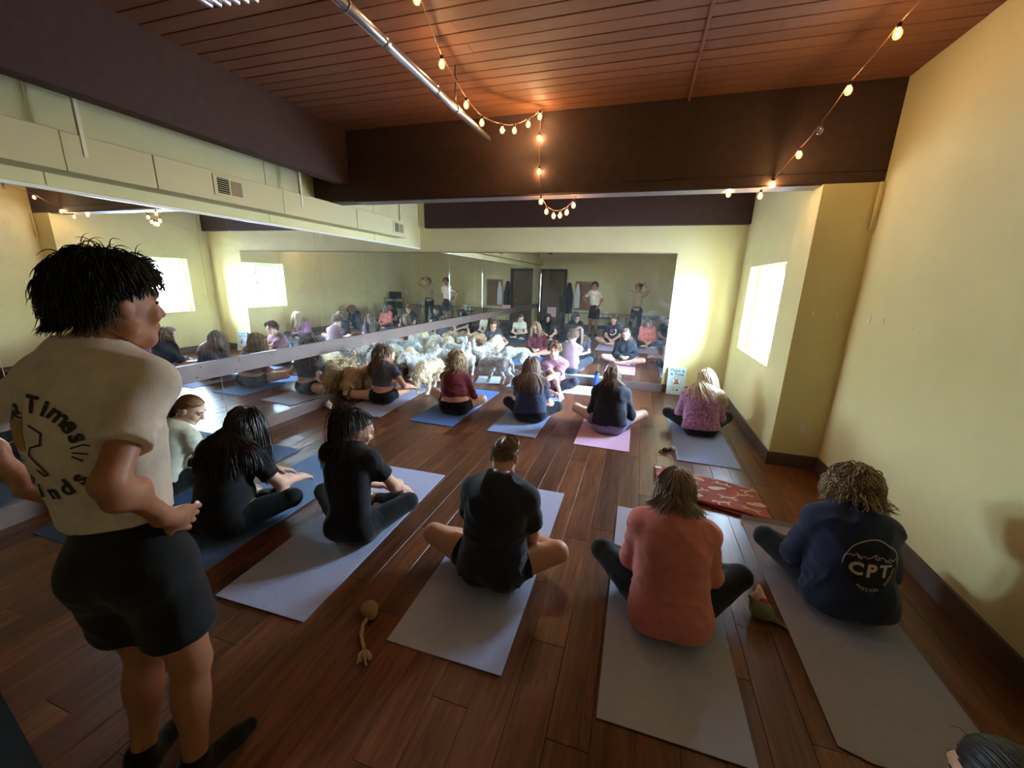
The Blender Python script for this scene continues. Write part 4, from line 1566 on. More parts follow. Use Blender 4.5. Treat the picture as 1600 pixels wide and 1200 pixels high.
# standing man, hands on his hips
P1 = build_person('standing man in a printed off white tee and black shorts, hands on hips', (-1.42, 0.66, 0.0), (-1.42, 0.655, 0.93), (-1.455, 0.69, 1.565), (-1.45, 0.765, 1.682), fd(2, -5),
                  sh_w=0.136, girth=0.94, yaw=-0.28, knees=[(-1.52, 0.68, 0.50), (-1.33, 0.70, 0.50)], ankles=[(-1.52, 0.60, 0.085), (-1.32, 0.64, 0.085)],
                  feet=[(-0.25, 0.95, 0), (0.12, 0.98, 0)], hands=[(-1.66, 0.60, 1.13), (-1.27, 0.69, 1.07)], poles=[(-0.85, -0.45, 0.1), (0.5, -0.85, 0.0)],
                  palms=[((0.9, -0.1, 0.2), (0.35, 0.75, -0.5)), ((-0.9, -0.1, 0.2), (-0.35, 0.75, -0.5))], sit=False, skin=SK3, vox=0.008, bust=0, sc=1.06, male=True, hunch=0.02, sh_drop=0.092,
                  arm_r=0.93, leg_r=1.0, shoes=(12, 12, 15), curl=0.5,
                  top=dict(col=(222, 205, 190), sleeve='short', loose=0.022, slr=0.050, hem=0.14, amp=0.008, seed=65, slen=0.66, fold=(7, 7, 7), neck_r=0.07),
                  bottom=dict(kind='shorts', col=(16, 16, 20), cut=0.62, loose=0.010, flare=0.04, waist=0.18, amp=0.005),
                  hair=dict(style='short', dark=(10, 9, 11), light=(34, 30, 32), n=4600, length=0.060, wave=0.005, wfreq=20, seed=51, vol=0.65, thick=0.0019))
# the photographer, standing behind the lens with the phone held up
P15 = build_person('photographer in a beige tee and dark trousers holding up a phone, seen in the mirror', (-0.10, -0.40, 0.0), (-0.09, -0.42, 0.93), (-0.09, -0.40, 1.52), (-0.11, -0.33, 1.66), fd(-8, -6),
                   sh_w=0.185, girth=1.0, yaw=-0.1, knees=[(-0.25, -0.38, 0.50), (0.02, -0.36, 0.50)], ankles=[(-0.30, -0.46, 0.085), (0.05, -0.42, 0.085)],
                   feet=[(-0.2, 0.95, 0), (0.1, 0.98, 0)], hands=[(-0.145, -0.14, 1.745), (0.085, -0.12, 1.745)], poles=[(-0.9, 0.1, -0.15), (0.9, 0.1, -0.15)],
                   palms=[((0.8, -0.3, 0.1), (0.15, 0.1, 1)), ((-0.8, -0.3, 0.1), (-0.15, 0.1, 1))], sit=False, skin=(206, 150, 122), vox=0.01, bust=0, sc=1.03, male=True, hunch=0.02,
                   sh_drop=0.065, arm_r=1.1, shoes=(30, 30, 34), curl=0.9,
                   top=dict(col=(196, 176, 146), sleeve='short', loose=0.022, hem=-0.02, amp=0.006, seed=67, slen=0.6),
                   bottom=dict(kind='trousers', col=(26, 28, 36), loose=0.016, waist=0.12, amp=0.006),
                   hair=dict(style='short', dark=(44, 30, 22), light=(92, 66, 48), n=500, length=0.06, wave=0.003, seed=55, thick=0.005))

# ------------------------------------------------------------------ yoga mats
def mat_mesh(w, l, curl=0.0, curl_end=1, seed=0, th=0.006, round_=0.0):
    nx, ny = 7, 44
    V = []
    rs_ = random.Random(seed)
    ph = rs_.uniform(0, 6)
    for side in (0, 1):
        for j in range(ny):
            t = j / (ny - 1)
            for i in range(nx):
                u = i / (nx - 1) - 0.5
                x, y = u * w, (t - 0.5) * l
                z = 0.001 + 0.0012 * (1 + math.sin(7 * t + ph + 3 * u)) * (1 if side == 0 else 1)
                d = (l / 2 - y) if curl_end > 0 else (y + l / 2)
                if curl and d < curl * 1.6:
                    # the end rolls up on itself
                    a = (curl * 1.6 - d) / curl
                    y2 = curl * math.sin(a) * 1.0
                    z2 = curl * (1 - math.cos(a))
                    y = (l / 2 - curl * 1.6 + y2) if curl_end > 0 else (-l / 2 + curl * 1.6 - y2)
                    z += z2
                if round_ and t < 0.03 and abs(u) > 0.46:
                    y += round_
                V.append((x, y, z + (th if side == 0 else 0)))
    n = nx * ny
    F = []
    for j in range(ny - 1):
        for i in range(nx - 1):
            a = j * nx + i
            F.append((a, a + 1, a + nx + 1, a + nx))
            F.append((n + a, n + a + nx, n + a + nx + 1, n + a + 1))
    for j in range(ny - 1):
        a = j * nx
        F.append((a, a + nx, n + a + nx, n + a))
        a = j * nx + nx - 1
        F.append((a + nx, a, n + a, n + a + nx))
    for i in range(nx - 1):
        F.append((i + 1, i, n + i, n + i + 1))
        a = (ny - 1) * nx + i
        F.append((a, a + 1, n + a + 1, n + a))
    me = bpy.data.meshes.new('yoga_mat')
    me.from_pydata(V, [], F)
    return me

MATM = {}
def mat_foam(col):
    if col not in MATM:
        MATM[col] = mat('mat_foam', srgb(*col), 0.75, var=0.04, vscale=30, bump=0.5, bscale=260, spec=0.3)
    return MATM[col]
def yoga_mat(label, cx, cy_, rz, col, w=0.61, l=1.73, curl=0.0, round_=0.0, seed=0, th=0.0055):
    o = link('yoga_mat', mat_mesh(w, l, curl, 1, seed, th, round_), None, mat_foam(col))
    o.location = (cx, cy_, 0)
    o.rotation_euler = (0, 0, rz)
    setp(o, label, 'yoga mat', 'yoga mats on the wooden floor')
    return o
yoga_mat('pale grey yoga mat under the woman with dark ponytail, all black clothes', -1.855, 2.17, 0.030, (186, 190, 220), seed=1)
yoga_mat('light grey yoga mat under the woman with brown bun', -0.755, 2.235, 0.012, (188, 191, 220), seed=2)
yoga_mat('grey yoga mat under the woman in salmon top', 0.302, 2.20, 0.004, (182, 183, 202), seed=3)
yoga_mat('dark edged taupe yoga mat with a curled end by the right wall', 1.235, 2.375, 0.004, (164, 163, 182), w=0.60, curl=0.035, round_=0.03, seed=4)
yoga_mat('mid blue yoga mat under the woman with loose black hair', -2.70, 2.17, 0.02, (92, 122, 166), seed=5)
yoga_mat('dark blue yoga mat by the left mirror under the woman in pale top', -3.545, 2.16, 0.01, (74, 104, 146), seed=6)
yoga_mat('pale lavender blue yoga mat beside the tan puppies', -3.47, 5.02, 0.075, (182, 192, 226), seed=7)
yoga_mat('bright blue yoga mat under the woman in maroon top', -2.375, 5.09, -0.012, (98, 136, 204), seed=8)
yoga_mat('light blue yoga mat under the woman in slate blue tee', -1.32, 5.12, 0.0, (164, 188, 240), seed=9)
yoga_mat('pink yoga mat under the woman in striped shorts', -0.26, 5.10, 0.004, (226, 180, 202), seed=10)
yoga_mat('periwinkle blue yoga mat under the woman in pink fleece', 0.835, 5.07, 0.006, (158, 184, 244), seed=11)
yoga_mat('pale aqua yoga mat lying crosswise along the back mirror', -1.22, 6.63, PI / 2 + 0.01, (196, 222, 232), w=0.58, seed=12)
yoga_mat('black yoga mat at the bottom left corner behind the standing man', -2.317, -0.033, -0.196, (22, 24, 30), w=0.62, l=1.2, seed=13)
tw_ = link('towel', mat_mesh(0.42, 0.55, 0, 1, 5, 0.008), None, mat_foam((206, 218, 226)))
tw_.location = (-2.52, 6.66, 0)
tw_.rotation_euler = (0, 0, 0.25)
setp(tw_, 'small pale towel on the floor under the grey white puppy', 'towel')

# ------------------------------------------------------------------ folded blanket with a dog print
def blanket_mat():
    m, n, b, out = node_mat('blanket_fabric')
    b.inputs['Roughness'].default_value = 0.9
    b.inputs['Sheen Weight'].default_value = 0.3
    tcn = n.nodes.new('ShaderNodeTexCoord')
    nz = n.nodes.new('ShaderNodeTexNoise')
    nz.inputs['Scale'].default_value = 14
    n.links.new(tcn.outputs['Object'], nz.inputs['Vector'])
    cr = n.nodes.new('ShaderNodeValToRGB')
    cr.color_ramp.elements[0].position = 0.35
    cr.color_ramp.elements[0].color = (*srgb(150, 52, 36), 1)
    cr.color_ramp.elements[1].position = 0.7
    cr.color_ramp.elements[1].color = (*srgb(190, 78, 52), 1)
    n.links.new(nz.outputs[0], cr.inputs[0])
    n.links.new(cr.outputs[0], b.inputs['Base Color'])
    return m
M_blank = blanket_mat()
M_print = mat('blanket_print', srgb(236, 206, 178), 0.9, col2=srgb(220, 170, 130), vscale=9)
M_print2 = mat('blanket_print', srgb(235, 222, 224), 0.9)
bl = setp(empty('blanket', (0.73, 3.58, 0), 0.0), 'folded red orange blanket printed with pale dogs on the floor', 'blanket')
bw, bd = 0.86, 0.52
def blank_layer(name, z, shrink, seed):
    nx, ny = 30, 18
    rs_ = np.random.RandomState(seed)
    X, Y = np.meshgrid(np.linspace(-0.5, 0.5, nx), np.linspace(-0.5, 0.5, ny), indexing='ij')
    P = np.stack([X * bw * shrink, Y * bd * shrink - X * 0.20 * 1.0, np.zeros_like(X)], -1)
    wob = vnoise(np.stack([X.ravel() * 5, Y.ravel() * 5, X.ravel() * 0], 1), seed).reshape(X.shape)
    P[..., 2] = z + 0.010 * wob
    P[..., 1] += 0.012 * np.sin(X * 9 + seed) * (np.abs(Y) > 0.45)
    B = P.copy()
    B[..., 2] -= 0.010
    V = np.concatenate([P.reshape(-1, 3), B.reshape(-1, 3)])
    idx = np.arange(nx * ny).reshape(nx, ny)
    F = [np.stack([idx[:-1, :-1], idx[1:, :-1], idx[1:, 1:], idx[:-1, 1:]], -1).reshape(-1, 4)]
    F.append(F[0][:, ::-1] + nx * ny)
    rim = np.concatenate([idx[:, 0], idx[-1, 1:], idx[-2::-1, -1], idx[0, -2:0:-1]])
    r2 = np.roll(rim, -1)
    F.append(np.stack([rim, rim + nx * ny, r2 + nx * ny, r2], -1))
    return link(name, np_mesh(name, V, np.concatenate(F)), bl, M_blank), P
blank_layer('fold', 0.014, 1.0, 3)
lay, PT = blank_layer('top_fold', 0.030, 0.985, 6)
BVb = BVHTree.FromPolygons([tuple(v) for v in PT.reshape(-1, 3)], [tuple(q) for q in np.stack([np.arange(30 * 18).reshape(30, 18)[:-1, :-1], np.arange(540).reshape(30, 18)[1:, :-1], np.arange(540).reshape(30, 18)[1:, 1:], np.arange(540).reshape(30, 18)[:-1, 1:]], -1).reshape(-1, 4)])
def poly_disc(pts, n=10):
    return pts
def dog_shape(kind):
    if kind == 0:    # running
        return [(-1, .15), (-.8, .42), (-.55, .38), (-.5, .2), (.3, .22), (.75, .5), (.8, .42), (.5, .1), (.9, -.3), (.78, -.36), (.35, -.06), (-.25, -.08), (-.85, -.4), (-.92, -.3), (-.5, .02), (-.75, .1)]
    if kind == 1:    # curled up
        return [(-1, .0), (-.75, .3), (-.35, .22), (0, .42), (.5, .40), (.85, .1), (.9, -.25), (.4, -.35), (-.3, -.3), (-.8, -.15)]
    return [(-1, .1), (-.8, .3), (-.5, .28), (-.4, .1), (.45, .16), (.6, .02), (.95, .3), (1, .2), (.65, -.1), (.6, -.5), (.45, -.5), (.4, -.12), (-.3, -.12), (-.35, -.5), (-.5, -.5), (-.55, 0), (-.9, .0)]
def print_shape(pts, cx, cy_, s, rot, m):
    bm = bmesh.new()
    vs = []
    for x_, y_ in pts:
        X = cx + s * (x_ * math.cos(rot) - y_ * math.sin(rot))
        Y = cy_ + s * (x_ * math.sin(rot) + y_ * math.cos(rot))
        h = BVb.ray_cast(Vector((X, Y, 1)), Vector((0, 0, -1)))
        vs.append(bm.verts.new((X, Y, (h[0].z if h[0] else 0.035) + 0.0025)))
    f = bm.faces.new(vs)
    f.normal_update()
    bmesh.ops.triangulate(bm, faces=[f])
    link('dog_print', bm_mesh('dog_print', bm), lay, m)
rs_ = random.Random(5)
k = 0
for j, yy in enumerate((-0.185, -0.06, 0.065, 0.18)):
    for i in range(4):
        xx = -0.33 + i * 0.21 + (0.06 if j % 2 else 0)
        if abs(xx) > 0.36:
            continue
        print_shape(dog_shape(k % 3), xx, yy - xx / bw * 0.20, 0.082, rs_.uniform(-0.5, 0.5) + (PI if rs_.random() < 0.4 else 0), M_print if k % 2 else M_print2)
        k += 1
box_obj('care_label', -0.425, -0.365, 0.285, 0.325, 0.036, 0.0375, M_white, bl)

# ------------------------------------------------------------------ dog toys
M_rope = mat('rope', srgb(206, 176, 142), 0.95, var=0.15, vscale=60, bump=0.8, bscale=120)
M_tennis = mat('felt', srgb(176, 142, 108), 0.95, var=0.12, vscale=40, bump=0.5, bscale=150)
rt_ = setp(empty('rope_toy', (-1.16, 1.36, 0)), 'tan rope dog toy with a ball end on the bare floor', 'dog toy')
V, F = sdf_mesh([ell((-0.075, 0.12, 0.037), (0.047, 0.043, 0.037), None, 0.01), ell((-0.045, 0.095, 0.034), (0.03, 0.03, 0.03), None, 0.02)], 0.006)
link('ball', np_mesh('ball', V, F), rt_, M_tennis)
pth = [(-0.055, 0.085, 0.02), (-0.05, 0.03, 0.012), (-0.022, -0.02, 0.011), (0.02, -0.06, 0.012), (0.045, -0.085, 0.014)]
for s_ in range(3):
    q = [Vector(p_) + Vector((0.006 * math.cos(i * 1.6 + s_ * 2.1), 0.0, 0.005 + 0.005 * math.sin(i * 1.6 + s_ * 2.1))) for i, p_ in enumerate([tuple(np.array(pth[int(j)]) * (1 - (j % 1)) + np.array(pth[min(int(j) + 1, 4)]) * (j % 1)) for j in np.linspace(0, 3.999, 16)])]
    tube_obj('strand', q, 0.006, M_rope, rt_, 6)
rs_ = random.Random(9)
for i in range(16):
    a = -0.9 + rs_.uniform(-0.75, 0.75)
    L_ = rs_.uniform(0.05, 0.085)
    q = [(0.045, -0.085, 0.012), (0.045 + 0.5 * L_ * math.cos(a), -0.085 + 0.5 * L_ * math.sin(a), rs_.uniform(0.014, 0.035)), (0.045 + L_ * math.cos(a + 0.1), -0.085 + L_ * math.sin(a + 0.1), 0.008)]
    tube_obj('tassel', q, 0.006, M_rope, rt_, 5)
pl_ = setp(empty('plush_toy', (0.815, 2.17, 0)), 'green plush toy with a red nose beside the salmon woman\'s knee', 'dog toy')
M_plg = mat('plush_green', srgb(128, 132, 96), 0.95, var=0.2, vscale=40, bump=0.7, bscale=140)
M_plr = mat('plush_red', srgb(190, 70, 58), 0.95, var=0.15, vscale=40, bump=0.7, bscale=140)
M_plp = mat('plush_pink', srgb(222, 176, 150), 0.95, var=0.2, vscale=60, bump=0.7, bscale=140)
V, F = sdf_mesh([ell((0.0, 0.0, 0.05), (0.062, 0.055, 0.05), None, 0.02), cone((0.03, 0.0, 0.03), (0.115, -0.05, 0.012), 0.022, 0.009, 0.02), cone((-0.03, 0.01, 0.06), (-0.06, 0.03, 0.10), 0.018, 0.010, 0.02)], 0.006)
link('body', np_mesh('plush_body', V, F), pl_, M_plg)
V, F = sdf_mesh([cone((0.0, 0.035, 0.075), (0.0, 0.105, 0.125), 0.036, 0.008, 0.02), ell((-0.02, 0.05, 0.075), (0.035, 0.03, 0.03), None, 0.02)], 0.006)
link('hat', np_mesh('plush_hat', V, F), pl_, M_plp)
V, F = sdf_mesh([ell((0.005, 0.022, 0.092), (0.027, 0.02, 0.018), None, 0.02)], 0.005)
link('nose', np_mesh('plush_nose', V, F), pl_, M_plr)
tt = setp(empty('chew_toy', (0.46, 4.42, 0)), 'small brown and cream chew toy on the floor by the periwinkle mat', 'dog toy')
M_brn = mat('chew_brown', srgb(70, 46, 38), 0.8)
M_crm = mat('chew_cream', srgb(226, 206, 188), 0.8)
V, F = sdf_mesh([cone((-0.05, -0.04, 0.02), (0.02, 0.02, 0.022), 0.018, 0.02, 0.01), ell((-0.03, -0.03, 0.03), (0.03, 0.03, 0.025), None, 0.02)], 0.005)
link('body', np_mesh('chew_body', V, F), tt, M_brn)
V, F = sdf_mesh([ell((0.035, 0.04, 0.03), (0.028, 0.03, 0.028), None, 0.01), ell((0.06, 0.055, 0.028), (0.02, 0.02, 0.02), None, 0.01)], 0.005)
link('knob', np_mesh('chew_knob', V, F), tt, M_crm)
tube_obj('loop', [(-0.05, -0.04, 0.02), (-0.09, -0.03, 0.012), (-0.10, -0.07, 0.010), (-0.06, -0.09, 0.010), (-0.03, -0.05, 0.014)], 0.006, M_brn, tt, 6)
wt = setp(empty('white_toy', (-3.99, 4.27, 0)), 'small white plush toy against the left mirror base', 'dog toy')
M_wp = mat('plush_white', srgb(235, 232, 228), 0.9, bump=0.6, bscale=120)
V, F = sdf_mesh([ell((0, 0, 0.045), (0.05, 0.045, 0.045), None, 0.02), cone((0.02, -0.02, 0.03), (0.07, -0.05, 0.02), 0.024, 0.016, 0.02), cone((-0.02, 0.02, 0.06), (-0.01, 0.02, 0.10), 0.02, 0.012, 0.02)], 0.006)
link('body', np_mesh('plush_white', V, F), wt, M_wp)
for q in (-1, 1):
    V, F = sdf_mesh([ell((0.03 + 0.02 * q, -0.035 + 0.012 * q, 0.058), (0.007, 0.007, 0.007), None, 0.01)], 0.003, smooth=0)
    link('eye', np_mesh('toy_eye', V, F), wt, M_black)

# ------------------------------------------------------------------ bottle and sign on the back wall
bt = setp(empty('water_bottle', (-0.61, 7.0, 0)), 'blue metal water bottle standing against the back mirror base', 'bottle')
M_blue = mat('blue_enamel', srgb(48, 86, 190), 0.3)
link('body', lathe_mesh('bottle_body', [(0.036, 0.0), (0.038, 0.006), (0.038, 0.19), (0.034, 0.205), (0.022, 0.214)], 20), bt, M_blue)
link('lid', lathe_mesh('bottle_lid', [(0.023, 0.214), (0.024, 0.218), (0.024, 0.245), (0.020, 0.252)], 16), bt, M_black)
tube_obj('loop', [(-0.02, 0, 0.245), (-0.014, 0, 0.268), (0.014, 0, 0.268), (0.02, 0, 0.245)], 0.004, M_black, bt, 6)

def text_mesh(txt, size, align='CENTER', bold=0.0, font=None, res=3):
    cu = bpy.data.curves.new('lettering', 'FONT')
    cu.body = txt
    cu.size = size
    cu.align_x = align
    cu.align_y = 'CENTER'
    cu.resolution_u = res
    cu.offset = bold
    ob = bpy.data.objects.new('lettering', cu)
    C.objects.link(ob)
    dg = bpy.context.evaluated_depsgraph_get()
    me = bpy.data.meshes.new_from_object(ob.evaluated_get(dg))
    bpy.data.objects.remove(ob)
    return me
def disc(bm, cx, cy_, rx, ry, z=0.0, n=20, rot=0.0):
    vs = []
    for i in range(n):
        a = 2 * PI * i / n
        x_, y_ = rx * math.cos(a), ry * math.sin(a)
        vs.append(bm.verts.new((cx + x_ * math.cos(rot) - y_ * math.sin(rot), cy_ + x_ * math.sin(rot) + y_ * math.cos(rot), z)))
    bm.faces.new(vs)
def ring(bm, cx, cy_, r0, r1, z=0.0, n=32, a0=0.0, a1=2 * PI):
    v0, v1 = [], []
    for i in range(n + 1):
        a = a0 + (a1 - a0) * i / n
        v0.append(bm.verts.new((cx + r0 * math.cos(a), cy_ + r0 * math.sin(a), z)))
        v1.append(bm.verts.new((cx + r1 * math.cos(a), cy_ + r1 * math.sin(a), z)))
    for i in range(n):
        bm.faces.new((v0[i], v1[i], v1[i + 1], v0[i + 1]))
def paw(bm, cx, cy_, s, z=0.0):
    disc(bm, cx, cy_ - 0.25 * s, 0.45 * s, 0.36 * s, z)
    for dx, dy in ((-0.62, 0.22), (-0.24, 0.60), (0.24, 0.60), (0.62, 0.22)):
        disc(bm, cx + dx * s, cy_ + dy * s, 0.18 * s, 0.25 * s, z, 14)
# sign board: a leaning A-frame panel, local x along the wall, local y up the board
sg = setp(empty('sign_board', (0.708, 6.985, 0.004)), 'pale blue sign lettered Paws & Pose leaning by the back corner', 'sign')
sg.rotation_euler = (math.radians(81), 0, -0.02)
M_sign = mat('sign_face', srgb(196, 220, 226), 0.5)
M_ink = mat('sign_ink', srgb(44, 62, 72), 0.6)
M_tan2 = mat('sign_tan', srgb(178, 128, 96), 0.6)
M_gry = mat('sign_grey', srgb(206, 216, 220), 0.5)
box_obj('board', -0.142, 0.142, 0.0, 0.455, -0.012, 0.0, M_sign, sg, 0.002)
box_obj('foot_panel', -0.142, 0.142, -0.0, 0.03, -0.001, 0.001, M_gry, sg)
bm = bmesh.new()
add_box(bm, -0.14, 0.14, 0.0, 0.44, -0.10, -0.092, 0.002, Matrix.Translation((0, 0, 0)))
rb = link('rear_leg', bm_mesh('rear_leg', bm), sg, M_gry)
rb.rotation_euler = (math.radians(-9), 0, 0)
rb.location = (0, -0.01, 0.03)
for txt, s_, x_, y_ in (('Paws', 0.074, -0.028, 0.405), ('& Pose', 0.074, 0.0, 0.342)):
    me = text_mesh(txt, s_, 'CENTER', 0.0006)
    o = link('lettering', me, sg, M_ink)
    o.location = (x_, y_, 0.0012)
bm = bmesh.new()
paw(bm, 0.094, 0.398, 0.026)
o = link('paw_print', bm_mesh('paw_print', bm), sg, M_ink)
o.location = (0, 0, 0.0012)
box_obj('rule', -0.035, 0.05, 0.300, 0.303, 0.0006, 0.0014, M_ink, sg)
bm = bmesh.new()
ring(bm, 0.0, 0.225, 0.066, 0.069)
o = link('ring', bm_mesh('ring', bm), sg, M_ink)
o.location = (0, 0, 0.0012)
bm = bmesh.new()
disc(bm, 0.0, 0.225, 0.064, 0.064, 0, 28)
o = link('disc', bm_mesh('disc', bm), sg, M_white)
o.location = (0, 0, 0.0008)
bm = bmesh.new()      # the little dog portrait
disc(bm, 0.004, 0.205, 0.036, 0.028)
disc(bm, 0.002, 0.236, 0.027, 0.026)
o = link('dog_portrait', bm_mesh('dog_portrait', bm), sg, M_tan2)
o.location = (0, 0, 0.0016)
bm = bmesh.new()
for q in (-1, 1):
    vs = [bm.verts.new(v) for v in ((q * 0.010, 0.254, 0), (q * 0.031, 0.250, 0), (q * 0.027, 0.283, 0))]
    bm.faces.new(vs if q > 0 else vs[::-1])
disc(bm, -0.008, 0.240, 0.004, 0.004, 0.0003, 8)
disc(bm, 0.014, 0.240, 0.004, 0.004, 0.0003, 8)
disc(bm, 0.003, 0.226, 0.006, 0.004, 0.0003, 8)
vs = [bm.verts.new(v) for v in ((-0.058, 0.182, 0), (-0.02, 0.178, 0), (0.056, 0.182, 0), (0.036, 0.196, 0), (-0.02, 0.192, 0))]
bm.faces.new(vs)
o = link('dog_marks', bm_mesh('dog_marks', bm), sg, M_ink)
o.location = (0, 0, 0.0020)
box_obj('rule', -0.125, 0.125, 0.122, 0.1245, 0.0006, 0.0014, M_ink, sg)
for x_ in (-0.03, 0.028):
    bm = bmesh.new()
    if x_ < 0:
        ring(bm, x_, 0.078, 0.012, 0.016, 0, 20)
        disc(bm, x_, 0.078, 0.005, 0.005)
    else:
        disc(bm, x_, 0.078, 0.016, 0.016)
    o = link('icon', bm_mesh('icon', bm), sg, M_ink)
    o.location = (0, 0, 0.0012)

# ------------------------------------------------------------------ puppies
def build_dog(label, loc, yaw, dark, light, sc=1.0, head=(0.0, 0.40, 0.30), pitch=-50, hyaw=0.0, n=2600, fur=0.030, tail=1.0, seed=1, sit=False, vox=0.010, step=0.0, nose_c=None):
    base = A(*loc)
    T = lambda v: A(v[0], v[1] * 0.86, v[2] * 1.12) * sc
    P = [ell(T((0, 0.17, 0.33)), A(0.092, 0.115, 0.118) * sc, None, 0.05), ell(T((0, -0.01, 0.335)), A(0.080, 0.145, 0.094) * sc, None, 0.06),
         ell(T((0, -0.19, 0.33)), A(0.084, 0.098, 0.104) * sc, None, 0.05)]
    if sit:
        P = [ell(T((0, 0.14, 0.33)), A(0.095, 0.11, 0.14) * sc, None, 0.05), cone(T((0, 0.12, 0.33)), T((0, -0.10, 0.14)), 0.10 * sc, 0.12 * sc, 0.05), ell(T((0, -0.10, 0.12)), A(0.12, 0.13, 0.115) * sc, None, 0.05)]
    legs = []
    for q in (-1, 1):
        s_ = step * q
        if sit:
            legs += [[T((0.07 * q, 0.17, 0.28)), T((0.075 * q, 0.15, 0.20)), T((0.075 * q, 0.18, 0.09)), T((0.075 * q, 0.20, 0.022))],
                     [T((0.09 * q, -0.10, 0.12)), T((0.12 * q, 0.03, 0.13)), T((0.12 * q, -0.06, 0.04)), T((0.125 * q, 0.04, 0.022))]]
        else:
            legs += [[T((0.068 * q, 0.19, 0.28)), T((0.072 * q, 0.16 + s_ * 0.4, 0.20)), T((0.072 * q, 0.19 + s_, 0.09)), T((0.072 * q, 0.21 + s_, 0.022))],
                     [T((0.07 * q, -0.20, 0.30)), T((0.085 * q, -0.13 - s_ * 0.4, 0.20)), T((0.082 * q, -0.27 - s_, 0.115)), T((0.082 * q, -0.235 - s_, 0.022))]]
    for i, l in enumerate(legs):
        r = (0.052, 0.036, 0.024, 0.023) if i % 2 == 0 else (0.072, 0.046, 0.024, 0.023)
        for j in range(3):
            P.append(cone(l[j], l[j + 1], r[j] * sc, r[j + 1] * sc, 0.03))
        P.append(ell(l[3] + T((0, 0.018, 0.0)), A(0.025, 0.036, 0.021) * sc, None, 0.015))
    hc = T(head)
    hy = math.radians(hyaw)
    hp_ = math.radians(pitch)
    f = A(math.sin(hy) * math.cos(hp_), math.cos(hy) * math.cos(hp_), math.sin(hp_))
    B = basis(f)
    s, f, u = B
    P.append(cone(T((0, 0.20, 0.36)), hc - f * 0.02 * sc, 0.078 * sc, 0.058 * sc, 0.04))
    P += [ell(hc, A(0.064, 0.072, 0.062) * sc, B, 0.03), cone(hc + f * 0.04 * sc - u * 0.012 * sc, hc + f * 0.115 * sc - u * 0.018 * sc, 0.042 * sc, 0.031 * sc, 0.02)]
    for q in (-1, 1):
        e0 = hc + s * q * 0.058 * sc + u * 0.028 * sc - f * 0.015 * sc
        P.append(cone(e0, e0 + (s * q * 0.022 - u * 0.075) * sc + A(0, 0, -0.02) * sc, 0.022 * sc, 0.028 * sc, 0.012))
    t0 = T((0, -0.29, 0.38)) if not sit else T((0, -0.2, 0.09))
    if tail > 0:
        P += [cone(t0, t0 + T((0.01, -0.09, 0.07)), 0.028 * sc, 0.024 * sc, 0.02), cone(t0 + T((0.01, -0.09, 0.07)), t0 + T((0.02, -0.10, 0.17)), 0.024 * sc, 0.018 * sc, 0.02)]
    else:
        P += [cone(t0, t0 + T((0.0, -0.07, -0.06)), 0.028 * sc, 0.022 * sc, 0.02), cone(t0 + T((0, -0.07, -0.06)), t0 + T((0, -0.10, -0.15)), 0.022 * sc, 0.015 * sc, 0.02)]
    V, F = sdf_mesh(P, vox)
    N = vnormals(V, F)
    V2 = V + N * (0.010 * (vnoise(V * 38, seed) - 0.35) + 0.006 * (vnoise(V * 80, seed + 3) - 0.4))[:, None]
    V2[:, 2] = np.maximum(V2[:, 2], 0.002)
    me = np_mesh('puppy', V2, F, True, np.clip(0.45 + 0.7 * (vnoise(V * 30, seed + 7) - 0.5), 0, 1))
    k = (dark, light)
    m = FURM.setdefault(k, tone_mat('fur', srgb(*dark), srgb(*light), 0.8, 0.2))
    root = link('puppy', me, None, m)
    root.location = base
    root.rotation_euler = (0, 0, yaw)
    setp(root, label, 'puppy', 'doodle puppies in the back left corner')
    # curly coat: short bent locks growing from the skin
    rs = np.random.RandomState(seed)
    pick = rs.choice(len(V), min(n, len(V)), replace=False)
    p0 = V2[pick]
    n0 = N[pick]
    legz = np.clip((p0[:, 2] - 0.03) / 0.22, 0.15, 1)
    L = 0.8 * fur * sc * (0.7 + 0.6 * rs.rand(len(pick))) * legz
    d = n0 * 0.8 + rs.normal(size=n0.shape) * 0.35 + A(0, -0.25, -0.35)
    d /= np.linalg.norm(d, axis=1)[:, None]
    pts = [p0]
    cu = rs.normal(size=n0.shape) * 0.6
    for i in range(4):
        d = d + cu * 0.5 + A(0, 0, -0.25)
        d /= np.linalg.norm(d, axis=1)[:, None]
        pts.append(pts[-1] + d * (L / 4)[:, None])
    pts = np.stack(pts, 1)
    pts[:, :, 2] = np.maximum(pts[:, :, 2], 0.004)
    v, ff, tn = strands_mesh(pts, 0.0058 * sc, 0.0018 * sc, np.clip(0.3 + rs.rand(len(pick)) * 0.75, 0, 1))
    co = link('coat', np_mesh('coat', v, ff, True, tn), root, m)
    V, F = sdf_mesh([ell(hc + f * 0.143 * sc - u * 0.012 * sc, A(0.016, 0.012, 0.012) * sc, B, 0.01)], 0.004, smooth=0)
    link('nose', np_mesh('nose', V, F), root, M_black)
    for q in (-1, 1):
        V, F = sdf_mesh([ell(hc + (s * q * 0.030 + f * 0.064 + u * 0.018) * sc, A(0.010, 0.008, 0.010) * sc, B, 0.01)], 0.004, smooth=0)
        link('eye', np_mesh('dog_eye', V, F), root, M_black)
    return root
FURM = {}
TAN = ((178, 142, 106), (240, 214, 178))
CREAM = ((222, 196, 156), (252, 242, 220))
GREY = ((188, 182, 176), (250, 249, 246))
SILV = ((172, 164, 160), (248, 247, 246))
build_dog('tan curly puppy squeezed against the left mirror, head down', (-3.93, 4.90, 0), PI - 0.04, *TAN, head=(0.0, 0.36, 0.22), pitch=-62, seed=1)
